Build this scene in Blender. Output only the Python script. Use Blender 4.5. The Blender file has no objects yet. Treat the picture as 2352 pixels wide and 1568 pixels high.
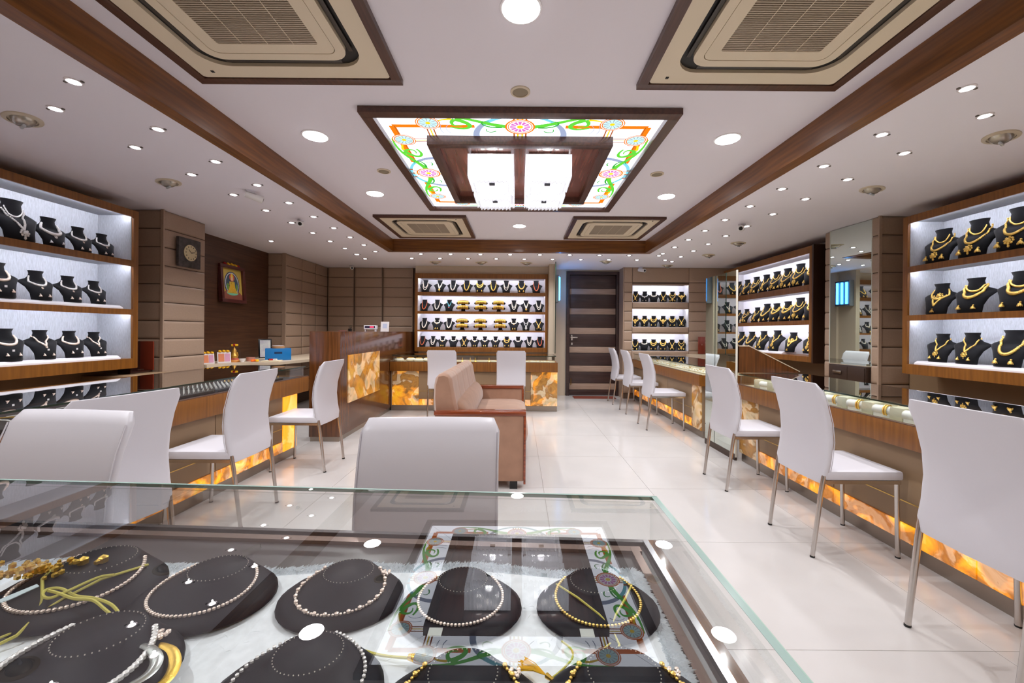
import bpy, bmesh, math, random
from mathutils import Vector, Matrix
R = random.Random(7)
PI = math.pi
sc = bpy.context.scene
COL = sc.collection

# ------------------------------------------------------------------ camera
ROLL = 0.0075
cd = bpy.data.cameras.new('camera'); cam = bpy.data.objects.new('camera', cd); COL.objects.link(cam)
cam.location = (0, 0, 1.2); cam.rotation_euler = (PI/2, -ROLL, 0)
cd.sensor_width = 36; cd.lens = 36*940/2352
cd.shift_x = -15/2352; cd.shift_y = -22/2352; cd.clip_start = 0.02
sc.camera = cam
# ------------------------------------------------------------------ world, exposure
w = bpy.data.worlds.new('world'); sc.world = w; w.use_nodes = True
w.node_tree.nodes['Background'].inputs[0].default_value = (0.9, 0.9, 1, 1)
w.node_tree.nodes['Background'].inputs[1].default_value = 0.3
sc.view_settings.view_transform = 'Standard'; sc.view_settings.look = 'None'
sc.view_settings.exposure = 0.45; sc.view_settings.gamma = 1; sc.view_settings.use_curve_mapping = False
sc.cycles.max_bounces = 12; sc.cycles.diffuse_bounces = 6; sc.cycles.glossy_bounces = 6
sc.cycles.transparent_max_bounces = 24; sc.cycles.transmission_bounces = 6
sc.cycles.use_denoising = True; sc.cycles.sample_clamp_indirect = 6
sc.cycles.caustics_reflective = False; sc.cycles.caustics_refractive = False
DOWN_W = 34.0      # big recessed downlights (W)
SPOT_W = 7.5       # small spots (W)
CHAND_W = 4.0      # bulbs in each crystal light (W)
LED_E = 52.0       # cabinet strip emission
SKY_E = 2.0        # backlit glass emission
BACK_W = 60.0      # unseen light panels behind the camera

# ------------------------------------------------------------------ materials
MATS = {}
def lin(c):
    return tuple(((x/255)/12.92 if x/255 <= 0.04045 else ((x/255+0.055)/1.055)**2.4) for x in c)
def P(name, col, rough=0.5, metal=0.0, spec=0.5, emit=None, es=0.0, coat=0.0, noise=0.0, nscale=40, bump=0.0, trans=0.0, sheen=0.0, stretch=None, c2=None):
    if name in MATS: return MATS[name]
    m = bpy.data.materials.new(name); m.use_nodes = True; nt = m.node_tree; b = nt.nodes['Principled BSDF']
    c = lin(col) + (1,)
    b.inputs['Base Color'].default_value = c; b.inputs['Roughness'].default_value = rough
    b.inputs['Metallic'].default_value = metal; b.inputs['Specular IOR Level'].default_value = spec
    b.inputs['Coat Weight'].default_value = coat; b.inputs['Coat Roughness'].default_value = 0.08
    b.inputs['Transmission Weight'].default_value = trans
    b.inputs['Sheen Weight'].default_value = sheen
    if emit: b.inputs['Emission Color'].default_value = lin(emit)+(1,); b.inputs['Emission Strength'].default_value = es
    if noise or bump or c2:
        tc = nt.nodes.new('ShaderNodeTexCoord'); mp = nt.nodes.new('ShaderNodeMapping'); n = nt.nodes.new('ShaderNodeTexNoise')
        nt.links.new(tc.outputs['Object'], mp.inputs[0]); nt.links.new(mp.outputs[0], n.inputs['Vector'])
        if stretch: mp.inputs['Scale'].default_value = stretch
        n.inputs['Scale'].default_value = nscale; n.inputs['Detail'].default_value = 6
        if noise or c2:
            r = nt.nodes.new('ShaderNodeValToRGB'); e = r.color_ramp.elements
            k = c2 and lin(c2) or tuple(max(0, v*(1-noise)) for v in c[:3])
            e[0].position = 0.35; e[1].position = 0.65
            e[0].color = tuple(k)+(1,); e[1].color = c
            nt.links.new(n.outputs[0], r.inputs[0]); nt.links.new(r.outputs[0], b.inputs['Base Color'])
        if bump:
            bp = nt.nodes.new('ShaderNodeBump'); bp.inputs['Strength'].default_value = bump; bp.inputs['Distance'].default_value = 0.002
            nt.links.new(n.outputs[0], bp.inputs['Height']); nt.links.new(bp.outputs[0], b.inputs['Normal'])
    MATS[name] = m; return m
def wood(name, c1, c2, axis=0, rough=0.3, coat=0.3, scale=3.0):
    """veneer: noise stretched along the grain axis"""
    if name in MATS: return MATS[name]
    st = [22, 22, 22]; st[axis] = 1.2
    m = P(name, c1, rough, coat=coat, c2=c2, nscale=scale, stretch=st)
    return m
def emis(name, col, s):
    if name in MATS: return MATS[name]
    m = bpy.data.materials.new(name); m.use_nodes = True; nt = m.node_tree; nt.nodes.clear()
    o = nt.nodes.new('ShaderNodeOutputMaterial'); e = nt.nodes.new('ShaderNodeEmission')
    e.inputs[0].default_value = lin(col)+(1,); e.inputs[1].default_value = s
    nt.links.new(e.outputs[0], o.inputs[0]); MATS[name] = m; return m
def glass(name, tint=(0.93, 0.97, 0.95), ior=1.5, boost=1.0):
    """thin pane: what passes is tinted, what reflects follows Fresnel"""
    if name in MATS: return MATS[name]
    m = bpy.data.materials.new(name); m.use_nodes = True; nt = m.node_tree; nt.nodes.clear()
    N = nt.nodes.new; L = nt.links.new
    o = N('ShaderNodeOutputMaterial'); mx = N('ShaderNodeMixShader'); t = N('ShaderNodeBsdfTransparent'); g = N('ShaderNodeBsdfGlossy')
    t.inputs[0].default_value = tint+(1,); g.inputs['Roughness'].default_value = 0.0
    fr = N('ShaderNodeFresnel'); geo = N('ShaderNodeNewGeometry'); ma = N('ShaderNodeMix'); ma.data_type = 'FLOAT'
    ma.inputs[2].default_value = boost; ma.inputs[3].default_value = 0   # both faces' reflection is carried by the face looked at
    L(geo.outputs['Backfacing'], ma.inputs[0]); fr.inputs['IOR'].default_value = ior
    mu = N('ShaderNodeMath'); mu.operation = 'MULTIPLY'; mu.use_clamp = True; L(ma.outputs[0], mu.inputs[1])
    L(fr.outputs[0], mu.inputs[0]); L(mu.outputs[0], mx.inputs[0]); L(t.outputs[0], mx.inputs[1]); L(g.outputs[0], mx.inputs[2]); L(mx.outputs[0], o.inputs[0])
    MATS[name] = m; return m
def onyx(name, glow=1.0, scale=3.0, off=0.0, dark=(60, 30, 8)):
    """translucent banded stone; lit from behind where the lamps sit"""
    if name in MATS: return MATS[name]
    m = bpy.data.materials.new(name); m.use_nodes = True; nt = m.node_tree; b = nt.nodes['Principled BSDF']; N = nt.nodes.new; L = nt.links.new
    tc = N('ShaderNodeTexCoord'); mp = N('ShaderNodeMapping'); mp.inputs['Location'].default_value = (off, off*1.3, off*.7)
    n = N('ShaderNodeTexNoise'); n.inputs['Scale'].default_value = scale; n.inputs['Detail'].default_value = 7; n.inputs['Distortion'].default_value = 1.1
    r = N('ShaderNodeValToRGB'); e = r.color_ramp.elements
    e[0].position = 0.3; e[0].color = lin((150, 104, 50))+(1,); e[1].position = 0.7; e[1].color = lin((214, 184, 128))+(1,)
    x = e.new(0.42); x.color = lin((186, 138, 70))+(1,); x = e.new(0.5); x.color = lin((160, 116, 62))+(1,); x = e.new(0.56); x.color = lin((226, 208, 172))+(1,)
    L(tc.outputs['Object'], mp.inputs[0]); L(mp.outputs[0], n.inputs[0]); L(n.outputs[0], r.inputs[0]); L(r.outputs[0], b.inputs['Base Color'])
    n2 = N('ShaderNodeTexNoise'); n2.inputs['Scale'].default_value = scale*0.9; n2.inputs['Detail'].default_value = 4; n2.inputs['Distortion'].default_value = 1.0
    mp2 = N('ShaderNodeMapping'); mp2.inputs['Location'].default_value = (5+off, 3, 1)
    r2 = N('ShaderNodeValToRGB'); q = r2.color_ramp.elements
    q[0].position = 0.46; q[0].color = lin(dark)+(1,); q[1].position = 0.66; q[1].color = lin((255, 190, 4))+(1,)
    y = q.new(0.54); y.color = lin((240, 138, 2))+(1,)
    L(tc.outputs['Object'], mp2.inputs[0]); L(mp2.outputs[0], n2.inputs[0]); L(n2.outputs[0], r2.inputs[0]); L(r2.outputs[0], b.inputs['Emission Color'])
    b.inputs['Emission Strength'].default_value = glow; b.inputs['Roughness'].default_value = 0.2
    MATS[name] = m; return m

CEIL = P('ceiling_paint', (238, 234, 241), 0.85, spec=0.2)
WALLC = P('cream_paint', (196, 180, 160), 0.8, spec=0.2)
BEIGE = P('beige_laminate', (150, 124, 96), 0.45, spec=0.3)
TILE = P('floor_tile', (208, 204, 202), 0.13, spec=0.55, noise=0.04, nscale=3)
GROUT = P('grout', (190, 178, 168), 0.8)
BEAM = wood('beam_veneer', (128, 78, 28), (98, 56, 18), 1, 0.36, 0.12, 2)
BEAMX = wood('beam_veneer_across', (128, 78, 28), (98, 56, 18), 0, 0.36, 0.12, 2)
FRAMEW = wood('dark_frame_veneer', (88, 54, 40), (68, 40, 30), 1, 0.4, 0.2, 3)
WALNUT = wood('walnut_veneer', (138, 86, 26), (116, 68, 16), 2, 0.42, 0.08, 2.2)
DESKW = wood('desk_veneer', (106, 62, 28), (78, 43, 18), 2, 0.18, 0.5, 2.0)
DARKW = wood('dark_wall_veneer', (86, 54, 34), (64, 37, 22), 1, 0.35, 0.2, 2.0)
DOORW = wood('door_wenge', (62, 38, 34), (46, 27, 24), 0, 0.4, 0.2, 2.5)
DOORB = wood('door_light_band', (168, 142, 124), (146, 120, 104), 0, 0.5, 0.1, 2.5)
SOFAW = wood('sofa_polished_wood', (150, 70, 34), (112, 46, 20), 0, 0.2, 0.6, 3)
LEATH = P('padded_leather', (168, 143, 123), 0.38, spec=0.45, noise=0.06, nscale=60, bump=0.08)
GAPM = P('pad_groove', (92, 72, 58), 0.7)
LINENW = P('white_lining', (232, 231, 238), .85, spec=.1)
LINEN = P('grey_linen', (198, 202, 210), 0.9, spec=0.1, noise=0.22, nscale=30, stretch=(10, 10, 1))
WHITE = P('white_leather', (208, 206, 213), 0.36, spec=0.4, bump=0.05, nscale=120)
PAPER = P('white_card', (235, 233, 235), 0.7)
CHROME = P('brushed_steel', (205, 200, 196), 0.22, 1.0)
STEEL = P('plinth_steel', (164, 154, 144), 0.3, 0.9)
VELVET = P('black_velvet', (15, 15, 19), 0.75, spec=0.15, sheen=0.12)
BLACKG = P('black_plastic', (14, 14, 15), 0.25)
NAVY = P('black_leatherette', (10, 12, 24), 0.5, spec=0.2)
GOLD = P('gold', (255, 214, 118), 0.3, 0.85, bump=0.25, nscale=300)
DGOLD = P('old_gold', (244, 202, 96), 0.3, 0.85, bump=0.25, nscale=300)
ROSE = P('rose_gold', (252, 232, 218), 0.3, 0.5, bump=0.3, nscale=300)
DIAM = P('white_stones', (240, 238, 236), 0.2, 0.35, bump=0.4, nscale=400)
PEARL = P('pearl', (238, 230, 216), 0.25, spec=0.6)
CORAL = P('coral_bead', (214, 110, 66), 0.35)
TEAL = P('teal_bead', (90, 170, 180), 0.3)
ACM = P('ac_cream_plastic', (228, 214, 188), 0.45)
ACG = P('ac_grille_plastic', (182, 168, 148), 0.5)
ACD = P('ac_slot_dark', (16, 14, 12), 0.5)
SUEDE = P('brown_suede', (168, 130, 108), 0.85, spec=0.15, sheen=0.4, noise=0.14, nscale=9, bump=0.1)
MIRROR = P('mirror_silver', (222, 232, 226), 0.01, 1.0)
GL = glass('pane_glass', (0.975, 0.99, 0.985), 1.5, 1.8)
GLN = glass('counter_glass', (0.985, 0.995, 0.992), 1.52, 1.9)
GEDGE = P('glass_edge_green', (176, 204, 192), 0.12, spec=0.8)
GEDGED = P('glass_edge_dark', (24, 48, 40), 0.1, spec=0.8)
BEVEL = P('glass_bevel', (168, 194, 188), .1, spec=.8)
ACRYL = P('frosted_acrylic', (214, 212, 186), 0.3)
LAMP = emis('lamp_face', (255, 252, 255), 16)
LAMPS = emis('spot_face', (255, 250, 252), 14)
LED = emis('led_strip', (240, 243, 255), LED_E)
MAT_RED = P('red_brown_mat', (120, 54, 36), 0.9)
CORD = P('silk_thread', (205, 195, 92), 0.7)
YEL = P('marigold', (240, 185, 20), 0.8); REDF = P('red_petals', (170, 22, 20), 0.8); ORF = P('orange_petals', (236, 112, 26), 0.8)
BLUE = P('blue_plastic', (10, 116, 186), 0.4)
CARD = P('cardboard', (190, 142, 98), 0.8)
ONYX = onyx('onyx_lit', 0.5, 5.0); ONYXD = onyx('onyx_dim', 0.12, 4.5, 2.0); ONYXB = onyx('onyx_strip', 0.8, 6.0, 4.0, (150, 80, 20)); ONYXP = onyx('onyx_desk', 0.25, 3.0, 7.0)

# ------------------------------------------------------------------ mesh helpers
class MB:
    def __init__(s): s.v = []; s.f = []; s.mi = []; s.mats = []
    def slot(s, m):
        if m is None: return 0
        if m not in s.mats: s.mats.append(m)
        return s.mats.index(m)
    def add(s, v, f, m=None):
        o = len(s.v); s.v += [tuple(p) for p in v]; s.f += [tuple(i+o for i in q) for q in f]; s.mi += [s.slot(m)]*len(f); return s
    def box(s, x0, x1, y0, y1, z0, z1, m=None, bev=0.0):
        if bev > 0:
            b = bmesh.new(); bmesh.ops.create_cube(b, size=1)
            for q in b.verts: q.co = Vector(((x0+x1)/2+q.co.x*(x1-x0), (y0+y1)/2+q.co.y*(y1-y0), (z0+z1)/2+q.co.z*(z1-z0)))
            bmesh.ops.bevel(b, geom=list(b.edges), offset=bev, segments=2, profile=0.6, affect='EDGES')
            b.verts.index_update()
            s.add([q.co for q in b.verts], [[q.index for q in f.verts] for f in b.faces], m); b.free(); return s
        v = [(x, y, z) for z in (z0, z1) for y in (y0, y1) for x in (x0, x1)]
        return s.add(v, [(0, 2, 3, 1), (4, 5, 7, 6), (0, 1, 5, 4), (2, 6, 7, 3), (0, 4, 6, 2), (1, 3, 7, 5)], m)
    def tube(s, pts, r, n=8, m=None, cap=True, closed=False, flat=1.0):
        pts = [Vector(p) for p in pts]; k = len(pts); rr = r if isinstance(r, (list, tuple)) else [r]*k
        v = []; f = []; up = None
        for i, p in enumerate(pts):
            if closed: t = pts[(i+1) % k]-pts[i-1]
            else: t = pts[min(i+1, k-1)]-pts[max(i-1, 0)]
            t = t.normalized() if t.length > 1e-9 else Vector((0, 0, 1))
            if up is None: up = Vector((0, 0, 1)) if abs(t.z) < .95 else Vector((0, 1, 0))
            a = t.cross(up)
            if a.length < 1e-4: a = t.cross(Vector((1, 0, 0)))
            a.normalize(); b = a.cross(t).normalized(); up = b
            for j in range(n):
                q = 2*PI*j/n; v.append(p+a*math.cos(q)*rr[i]+b*math.sin(q)*rr[i]*flat)
        for i in range(k if closed else k-1):
            for j in range(n):
                i2 = (i+1) % k; f.append((i*n+j, i*n+(j+1) % n, i2*n+(j+1) % n, i2*n+j))
        if cap and not closed: f.append(tuple(range(n))[::-1]); f.append(tuple((k-1)*n+j for j in range(n)))
        return s.add(v, f, m)
    def loft(s, rings, m=None, cap=True):
        n = len(rings[0]); v = [p for r in rings for p in r]; f = []
        for i in range(len(rings)-1):
            for j in range(n): f.append((i*n+j, i*n+(j+1) % n, (i+1)*n+(j+1) % n, (i+1)*n+j))
        if cap: f.append(tuple(range(n))[::-1]); f.append(tuple((len(rings)-1)*n+j for j in range(n)))
        return s.add(v, f, m)
    def lathe(s, prof, c=(0, 0, 0), n=24, m=None, sx=1, sy=1):
        return s.loft([[(c[0]+r*sx*math.cos(2*PI*j/n), c[1]+r*sy*math.sin(2*PI*j/n), c[2]+z) for j in range(n)] for r, z in prof], m)
    def bead(s, c, r, m=None, n=6, sz=1.0, sy=1.0):
        x, y, z = c; v = [(x, y, z+r*sz)]
        for t in (0.35*PI, 0.65*PI):
            for j in range(n):
                q = 2*PI*j/n; v.append((x+r*math.sin(t)*math.cos(q), y+r*sy*math.sin(t)*math.sin(q), z+r*sz*math.cos(t)))
        v.append((x, y, z-r*sz)); f = []
        for j in range(n):
            k = (j+1) % n; f.append((0, 1+j, 1+k)); f.append((1+j, 1+n+j, 1+n+k, 1+k)); f.append((1+n+j, 2*n+1, 1+n+k))
        return s.add(v, f, m)
    def poly(s, pts, d, m=None):
        """extrude a flat outline by vector d"""
        n = len(pts); d = Vector(d); v = [Vector(p) for p in pts]; v += [p+d for p in v]
        return s.add(v, [tuple(range(n))[::-1], tuple(range(n, 2*n))]+[(i, (i+1) % n, n+(i+1) % n, n+i) for i in range(n)], m)
    def mesh(s, name, mat=None, smooth=True, ang=40):
        me = bpy.data.meshes.new(name); me.from_pydata(s.v, [], s.f)
        ms = s.mats or [mat]
        for q in ms: me.materials.append(q or mat)
        if len(ms) > 1: me.polygons.foreach_set('material_index', s.mi)
        b = bmesh.new(); b.from_mesh(me); bmesh.ops.recalc_face_normals(b, faces=b.faces); b.to_mesh(me); b.free()
        if smooth:
            me.shade_smooth(); me.set_sharp_from_angle(angle=math.radians(ang))
        me.update(); return me
    def obj(s, name, mat=None, parent=None, smooth=True, ang=40):
        return link(name, s.mesh(name, mat, smooth, ang), parent)
def link(name, data, parent=None):
    o = bpy.data.objects.new(name, data); COL.objects.link(o)
    if parent: o.parent = parent
    return o
def tag(o, label=None, cat=None, group=None, kind=None):
    if label: o['label'] = label
    if cat: o['category'] = cat
    if group: o['group'] = group
    if kind: o['kind'] = kind
    return o
def empty(name, loc=(0, 0, 0), rz=0, label=None, cat=None, group=None):
    o = link(name, None); o.location = loc; o.rotation_euler = (0, 0, rz); o.empty_display_size = .1
    return tag(o, label, cat, group)
def struct(name, mb, mat=None, parent=None, **k):
    o = mb.obj(name, mat, parent, **k)
    if parent is None: o['kind'] = 'structure'
    return o
def kids(o): return [c for c in bpy.data.objects if c.parent == o]
TREE = {}
def copy_tree(o, parent=None):
    c = o.copy(); COL.objects.link(c)
    if parent: c.parent = parent
    for q in TREE.get(o.name) or []: copy_tree(q, c)
    return c
def freeze(o):
    def rec(x, cs):
        TREE[x.name] = cs.get(x.name, [])
        for y in TREE[x.name]: rec(y, cs)
    cs = {}
    for c in bpy.data.objects:
        if c.parent: cs.setdefault(c.parent.name, []).append(c)
    rec(o, cs); return o
ORD = ['first', 'second', 'third', 'fourth', 'fifth', 'sixth', 'seventh', 'eighth', 'ninth', 'tenth', 'eleventh', 'twelfth', 'thirteenth', 'fourteenth', 'fifteenth', 'sixteenth']
def spot(parent, loc, watts, size=120, blend=0.5, rad=0.03, col=(.985, .985, 1)):
    l = bpy.data.lights.new('lamp_light', 'SPOT'); l.energy = watts; l.spot_size = math.radians(size); l.spot_blend = blend
    l.shadow_soft_size = rad; l.color = col
    o = link('lamp_light', l, parent); o.location = loc; return o
def point(parent, loc, watts, rad=0.02, col=(1, .97, .95)):
    l = bpy.data.lights.new('bulb_light', 'POINT'); l.energy = watts; l.shadow_soft_size = rad; l.color = col
    o = link('bulb_light', l, parent); o.location = loc; return o

# ------------------------------------------------------------------ room shell
XL, XR, YB, YF = -3.9, 3.95, 7.78, -1.6
ZO, ZI = 2.39, 2.56            # outer ceiling, raised tray
fl = struct('floor', MB().box(XL-.1, XR+.1, YF-.1, YB+.3, -.1, -.004), GROUT)
tmesh = {}
xs = [XL]+[0.2+.81*k for k in range(-5, 5) if XL < 0.2+.81*k < XR]+[XR]
ys = [YF]+[-.845+.8*k for k in range(0, 11) if -.845+.8*k < YB]+[YB]
for a, b in zip(xs, xs[1:]):
    for c, d in zip(ys, ys[1:]):
        if b-a < .02 or d-c < .02: continue
        key = (round(b-a, 3), round(d-c, 3))
        if key not in tmesh: tmesh[key] = MB().box(.0012, b-a-.0012, .0012, d-c-.0012, -.006, 0).mesh('tile', TILE, False)
        o = link('tile', tmesh[key], fl); o.location = (a, c, 0)
struct('wall_left', MB().box(XL-.1, XL, YF-.1, YB+.1, 0, 2.7), WALLC)
struct('wall_right', MB().box(XR, XR+.1, YF-.1, YB+.1, 0, 2.7), WALLC)
struct('wall_back', MB().box(XL, .895, YB, YB+.1, 0, 2.7).box(1.92, XR, YB, YB+.1, 0, 2.7).box(.89, 1.93, YB, YB+.1, 2.36, 2.7), WALLC)
struct('wall_front', MB().box(XL, XR, YF-.1, YF, 0, 2.7), WALLC)
TX, TY0, TY1 = 1.868, -.7, 6.05
c = MB()
c.box(XL, -TX-.09, YF, YB+.05, ZO, ZO+.05).box(TX+.09, XR, YF, YB+.05, ZO, ZO+.05)
c.box(-TX-.09, TX+.09, TY1+.09, YB+.05, ZO, ZO+.05).box(-TX-.09, TX+.09, YF, TY0-.09, ZO, ZO+.05)
c.box(-TX-.1, TX+.1, TY0-.1, TY1+.1, ZI, ZI+.05)
struct('ceiling', c, CEIL)
struct('trim_1', MB().box(-TX-.09, -TX, TY0-.09, TY1+.09, ZO-.008, ZI-.001), BEAM)
struct('trim_2', MB().box(TX, TX+.09, TY0-.09, TY1+.09, ZO-.008, ZI-.001), BEAM)
struct('trim_3', MB().box(-TX, TX, TY1, TY1+.09, ZO-.008, ZI-.001), BEAMX)
struct('trim_4', MB().box(-TX, TX, TY0-.09, TY0, ZO-.008, ZI-.001), BEAMX)

# ------------------------------------------------------------------ padded wall panels
padc = {}
def padmesh(w, h, d=.011):
    k = (round(w, 3), round(h, 3))
    if k in padc: return padc[k]
    g = .007; w2 = w-g; h2 = h-g; n = 8; q = 6; v = []; f = []
    def e(t, p): return (1-abs(t)**p)
    us = [-1, -.93, -.8, -.4, 0, .4, .8, .93, 1]; ws = [-1, -.9, -.72, 0, .72, .9, 1]
    for b in ws:
        for a in us: v.append((w/2+a*w2/2, -.004-d*(e(a, 10)**.5)*(e(b, 9)**.5), h/2+b*h2/2))
    n = len(us)
    for j in range(len(ws)-1):
        for i in range(n-1): f.append((j*n+i, j*n+i+1, (j+1)*n+i+1, (j+1)*n+i))
    m = MB().add(v, f).mesh('padded_panel', LEATH, True, 80); padc[k] = m; return m
def pads(parent, x0, y0, rz, widths, ztop, rows, rh, zmin=0.02):
    """rows of stitched pads on a face; local x runs along the face, pads bulge to local -y"""
    for r in range(rows):
        z = ztop-(r+1)*rh
        if z < zmin: break
        a = 0
        for w_ in widths:
            o = link('padded_panel', padmesh(w_, rh), parent)
            o.location = (x0+math.cos(rz)*a, y0+math.sin(rz)*a, z); o.rotation_euler = (0, 0, rz); a += w_
# left column: room face X=-3.53, camera face Y=4.06
col = struct('trim_5', MB().box(XL, -3.56, 4.09, 4.63, 0, ZO), GAPM)
pads(col, -3.558, 4.06, PI/2, [.57], ZO, 13, .184)
pads(col, XL, 4.088, 0, [.345], ZO, 13, .184)
MB().box(-3.558, -3.53, 4.06, 4.075, 0, ZO).obj('corner_bead', LEATH, col)
# second column beyond the dark recess
col = struct('trim_6', MB().box(XL, -3.63, 6.35, YB, 0, ZO), GAPM)
pads(col, -3.628, 6.32, PI/2, [.52, .46, .45], ZO, 13, .184)
pads(col, XL, 6.348, 0, [.245], ZO, 13, .184)
MB().box(-3.655, -3.60, 6.318, 6.335, 0, ZO).obj('corner_bead', LEATH, col)
# back wall left of the display case
col = struct('trim_7', MB().box(-3.60, -1.9, 7.73, YB, 0, ZO), GAPM)
pads(col, -3.60, 7.728, 0, [.50, .535, .565], ZO, 13, .184)
for xx in (-3.10, -2.565, -2.0):
    MB().box(xx-.006, xx+.006, 7.69, 7.73, 0, ZO).obj('seam_strip', LEATH if xx > -2.1 else GAPM, col)
# dark recess wall
struct('trim_8', MB().box(XL, XL+.02, 4.63, 6.35, 0, ZO), DARKW)
# right column with the mirror
RX = 3.6
col = struct('trim_9', MB().box(RX+.03, XR, 4.12, 4.84, 0, ZO), GAPM)
pads(col, RX+.028, 4.20, -PI/2, [.105], ZO, 13, .188)
pads(col, RX+.028, 4.84, -PI/2, [.115], ZO, 13, .188)
pads(col, RX+.005, 4.118, 0, [.345], ZO, 13, .188)
MB().box(RX, RX+.028, 4.09, 4.105, 0, ZO).obj('corner_bead', LEATH, col)
# niche wall (back right)
NY = 7.45
NX0, NX1 = 2.07, 3.10
nz = [(2.09, 1.762), (1.651, 1.311), (1.20, .875)]
nw = MB().box(1.915, NX0, NY+.012, YB, 0, ZO).box(NX1, XR, NY+.012, YB, 0, ZO)
tops = [ZO]+[b for a, b in nz]; bots = [a for a, b in nz]+[0]
for t, b in zip(tops, bots): nw.box(NX0, NX1, NY+.012, YB, b, t)
nwo = struct('trim_10', nw, GAPM)
rows = [(2.12, ZO), (1.94, 2.12), (1.765, 1.94), (1.59, 1.765), (1.41, 1.59), (1.235, 1.41), (1.055, 1.235), (.875, 1.055), (.69, .875), (.5, .69), (.3, .5), (.1, .3)]
for i, (z0, z1) in enumerate(rows):
    sp = [(1.915, NX0), (NX1, XR)]
    if i == 0 or i >= 8: sp = [(1.915, NX0), (NX0, NX1), (NX1, XR)]
    for a, b in sp:
        o = link('padded_panel', padmesh(b-a, z1-z0), nwo); o.location = (a, NY+.012, z0)
for t, b in ((nz[0][1], nz[1][0]), (nz[1][1], nz[2][0])):
    o = link('padded_panel', padmesh(NX1-NX0, t-b, .02), nwo); o.location = (NX0, NY+.012, b)
MB().box(1.9, 1.915, NY, YB, 0, ZO).obj('return_face', LEATH, nwo)
for i, (z1, z0) in enumerate(nz):
    MB().box(NX0+.002, NX1-.002, YB-.06, YB-.05, z0, z1).obj('niche_back', LINENW, nwo)
    for a in ((NX0, NX0+.006, z0, z1), (NX1-.006, NX1, z0, z1), (NX0, NX1, z0-.006, z0)): MB().box(a[0], a[1], NY+.01, YB-.06, a[2], a[3]).obj('niche_lining', LINENW, nwo)
    MB().box(NX0, NX1, NY+.004, NY+.018, z1-.018, z1).obj('niche_lip', LEATH, nwo)
    MB().box(NX0+.03, NX1-.03, NY+.0185, NY+.0215, z1-.015, z1-.003).obj('led_strip', LED, nwo)

# ------------------------------------------------------------------ door
d = struct('door_1', MB().box(.905, .965, YB-.04, YB+.1, 0, 2.35, bev=.004).box(1.85, 1.91, YB-.04, YB+.1, 0, 2.35, bev=.004).box(.965, 1.85, YB-.04, YB+.1, 2.29, 2.35), DOORW)
MB().box(.965, 1.85, YB+.03, YB+.06, 0.005, 2.29).obj('door_leaf', DOORW, d)
# alternating boards: edges at these heights
ed = [2.29, 2.035, 1.92, 1.66, 1.54, 1.29, 1.165, .93, .81, .57, .45, .235, .11, .005]
for i in range(len(ed)-1):
    z1, z0 = ed[i], ed[i+1]; lt = i % 2 == 1
    MB().box(.97, 1.845, YB+(.018 if lt else .01), YB+.03, z0+.003, z1-.003, bev=.003).obj('door_board', DOORB if lt else DOORW, d)
h = MB().box(1.0, 1.03, YB-.002, YB+.012, 1.05, 1.15, bev=.003).box(.985, 1.12, YB-.045, YB-.03, 1.092, 1.112, bev=.004).box(1.005, 1.022, YB-.04, YB+.0, 1.09, 1.113)
h.box(1.0, 1.03, YB-.01, YB+.012, .96, 1.0, bev=.003)
h.obj('door_handle', CHROME, d)
MB().tube([(1.0, YB-.01, .2), (1.0, YB-.01, .33)], .006).obj('door_bolt', P('brass', (190, 150, 70), .3, 1), d)
tag(MB().box(1.02, 1.78, 7.42, 7.66, 0.0, .012, bev=.004).obj('door_mat', MAT_RED), 'red-brown mat lying in front of the striped door', 'mat')
# white reveal wall between display case and door
struct('trim_11', MB().box(.60, .66, 7.5, YB, 0, ZO), WALLC)

# ------------------------------------------------------------------ ceiling: backlit glass panel
SX, SY0, SY1 = .985, 2.47, 4.50
sk = empty('stained_glass_ceiling_panel', (0, 3.48, 2.53), 0, 'large backlit stained glass ceiling panel with floral scrolls in a dark wood frame', 'ceiling panel')
def loc(mb, y=3.48, z=2.53):
    mb.v = [(a, b-y, c_-z) for a, b, c_ in mb.v]; return mb
fw = .07
loc(MB().box(-SX, SX, SY0, SY0+fw, 2.52, ZI-.001, bev=.002).box(-SX, SX, SY1-fw, SY1, 2.52, ZI-.001, bev=.002).box(-SX, -SX+fw, SY0+fw, SY1-fw, 2.52, ZI-.001).box(SX-fw, SX, SY0+fw, SY1-fw, 2.52, ZI-.001)).obj('frame', FRAMEW, sk)
IX, IY0, IY1 = .645, 2.83, 4.13
SKYM = emis('backlit_glass', (240, 244, 255), SKY_E)
gx0, gx1, gy0, gy1 = -SX+fw, SX-fw, SY0+fw, SY1-fw
zz = ZI-.006
for q in ([(gx0, gy0), (gx1, gy0), (IX, IY0), (-IX, IY0)], [(gx1, gy0), (gx1, gy1), (IX, IY1), (IX, IY0)], [(gx1, gy1), (gx0, gy1), (-IX, IY1), (IX, IY1)], [(gx0, gy1), (gx0, gy0), (-IX, IY0), (-IX, IY1)]):
    cx = sum(a for a, b in q)/4; cy = sum(b for a, b in q)/4
    q2 = [(a+(cx-a)*.006, b+(cy-b)*.006, zz) for a, b in q]
    loc(MB().poly(q2, (0, 0, .004))).obj('glass_pane', SKYM, sk, smooth=False)
loc(MB().box(gx0, gx1, gy0, gy1, ZI-.0018, ZI-.001)).obj('backing', P('grey_lead', (110, 110, 112), .5), sk)
def smooth(pts, n=5):
    P_ = [Vector(p) for p in pts]; o = []
    for i in range(len(P_)-1):
        a, b, c_, d_ = P_[max(i-1, 0)], P_[i], P_[i+1], P_[min(i+2, len(P_)-1)]
        for k in range(n):
            t_ = k/n; o.append(.5*((2*b)+(c_-a)*t_+(2*a-5*b+4*c_-d_)*t_*t_+(3*b-a-3*c_+d_)*t_**3))
    return o+[P_[-1]]
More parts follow.
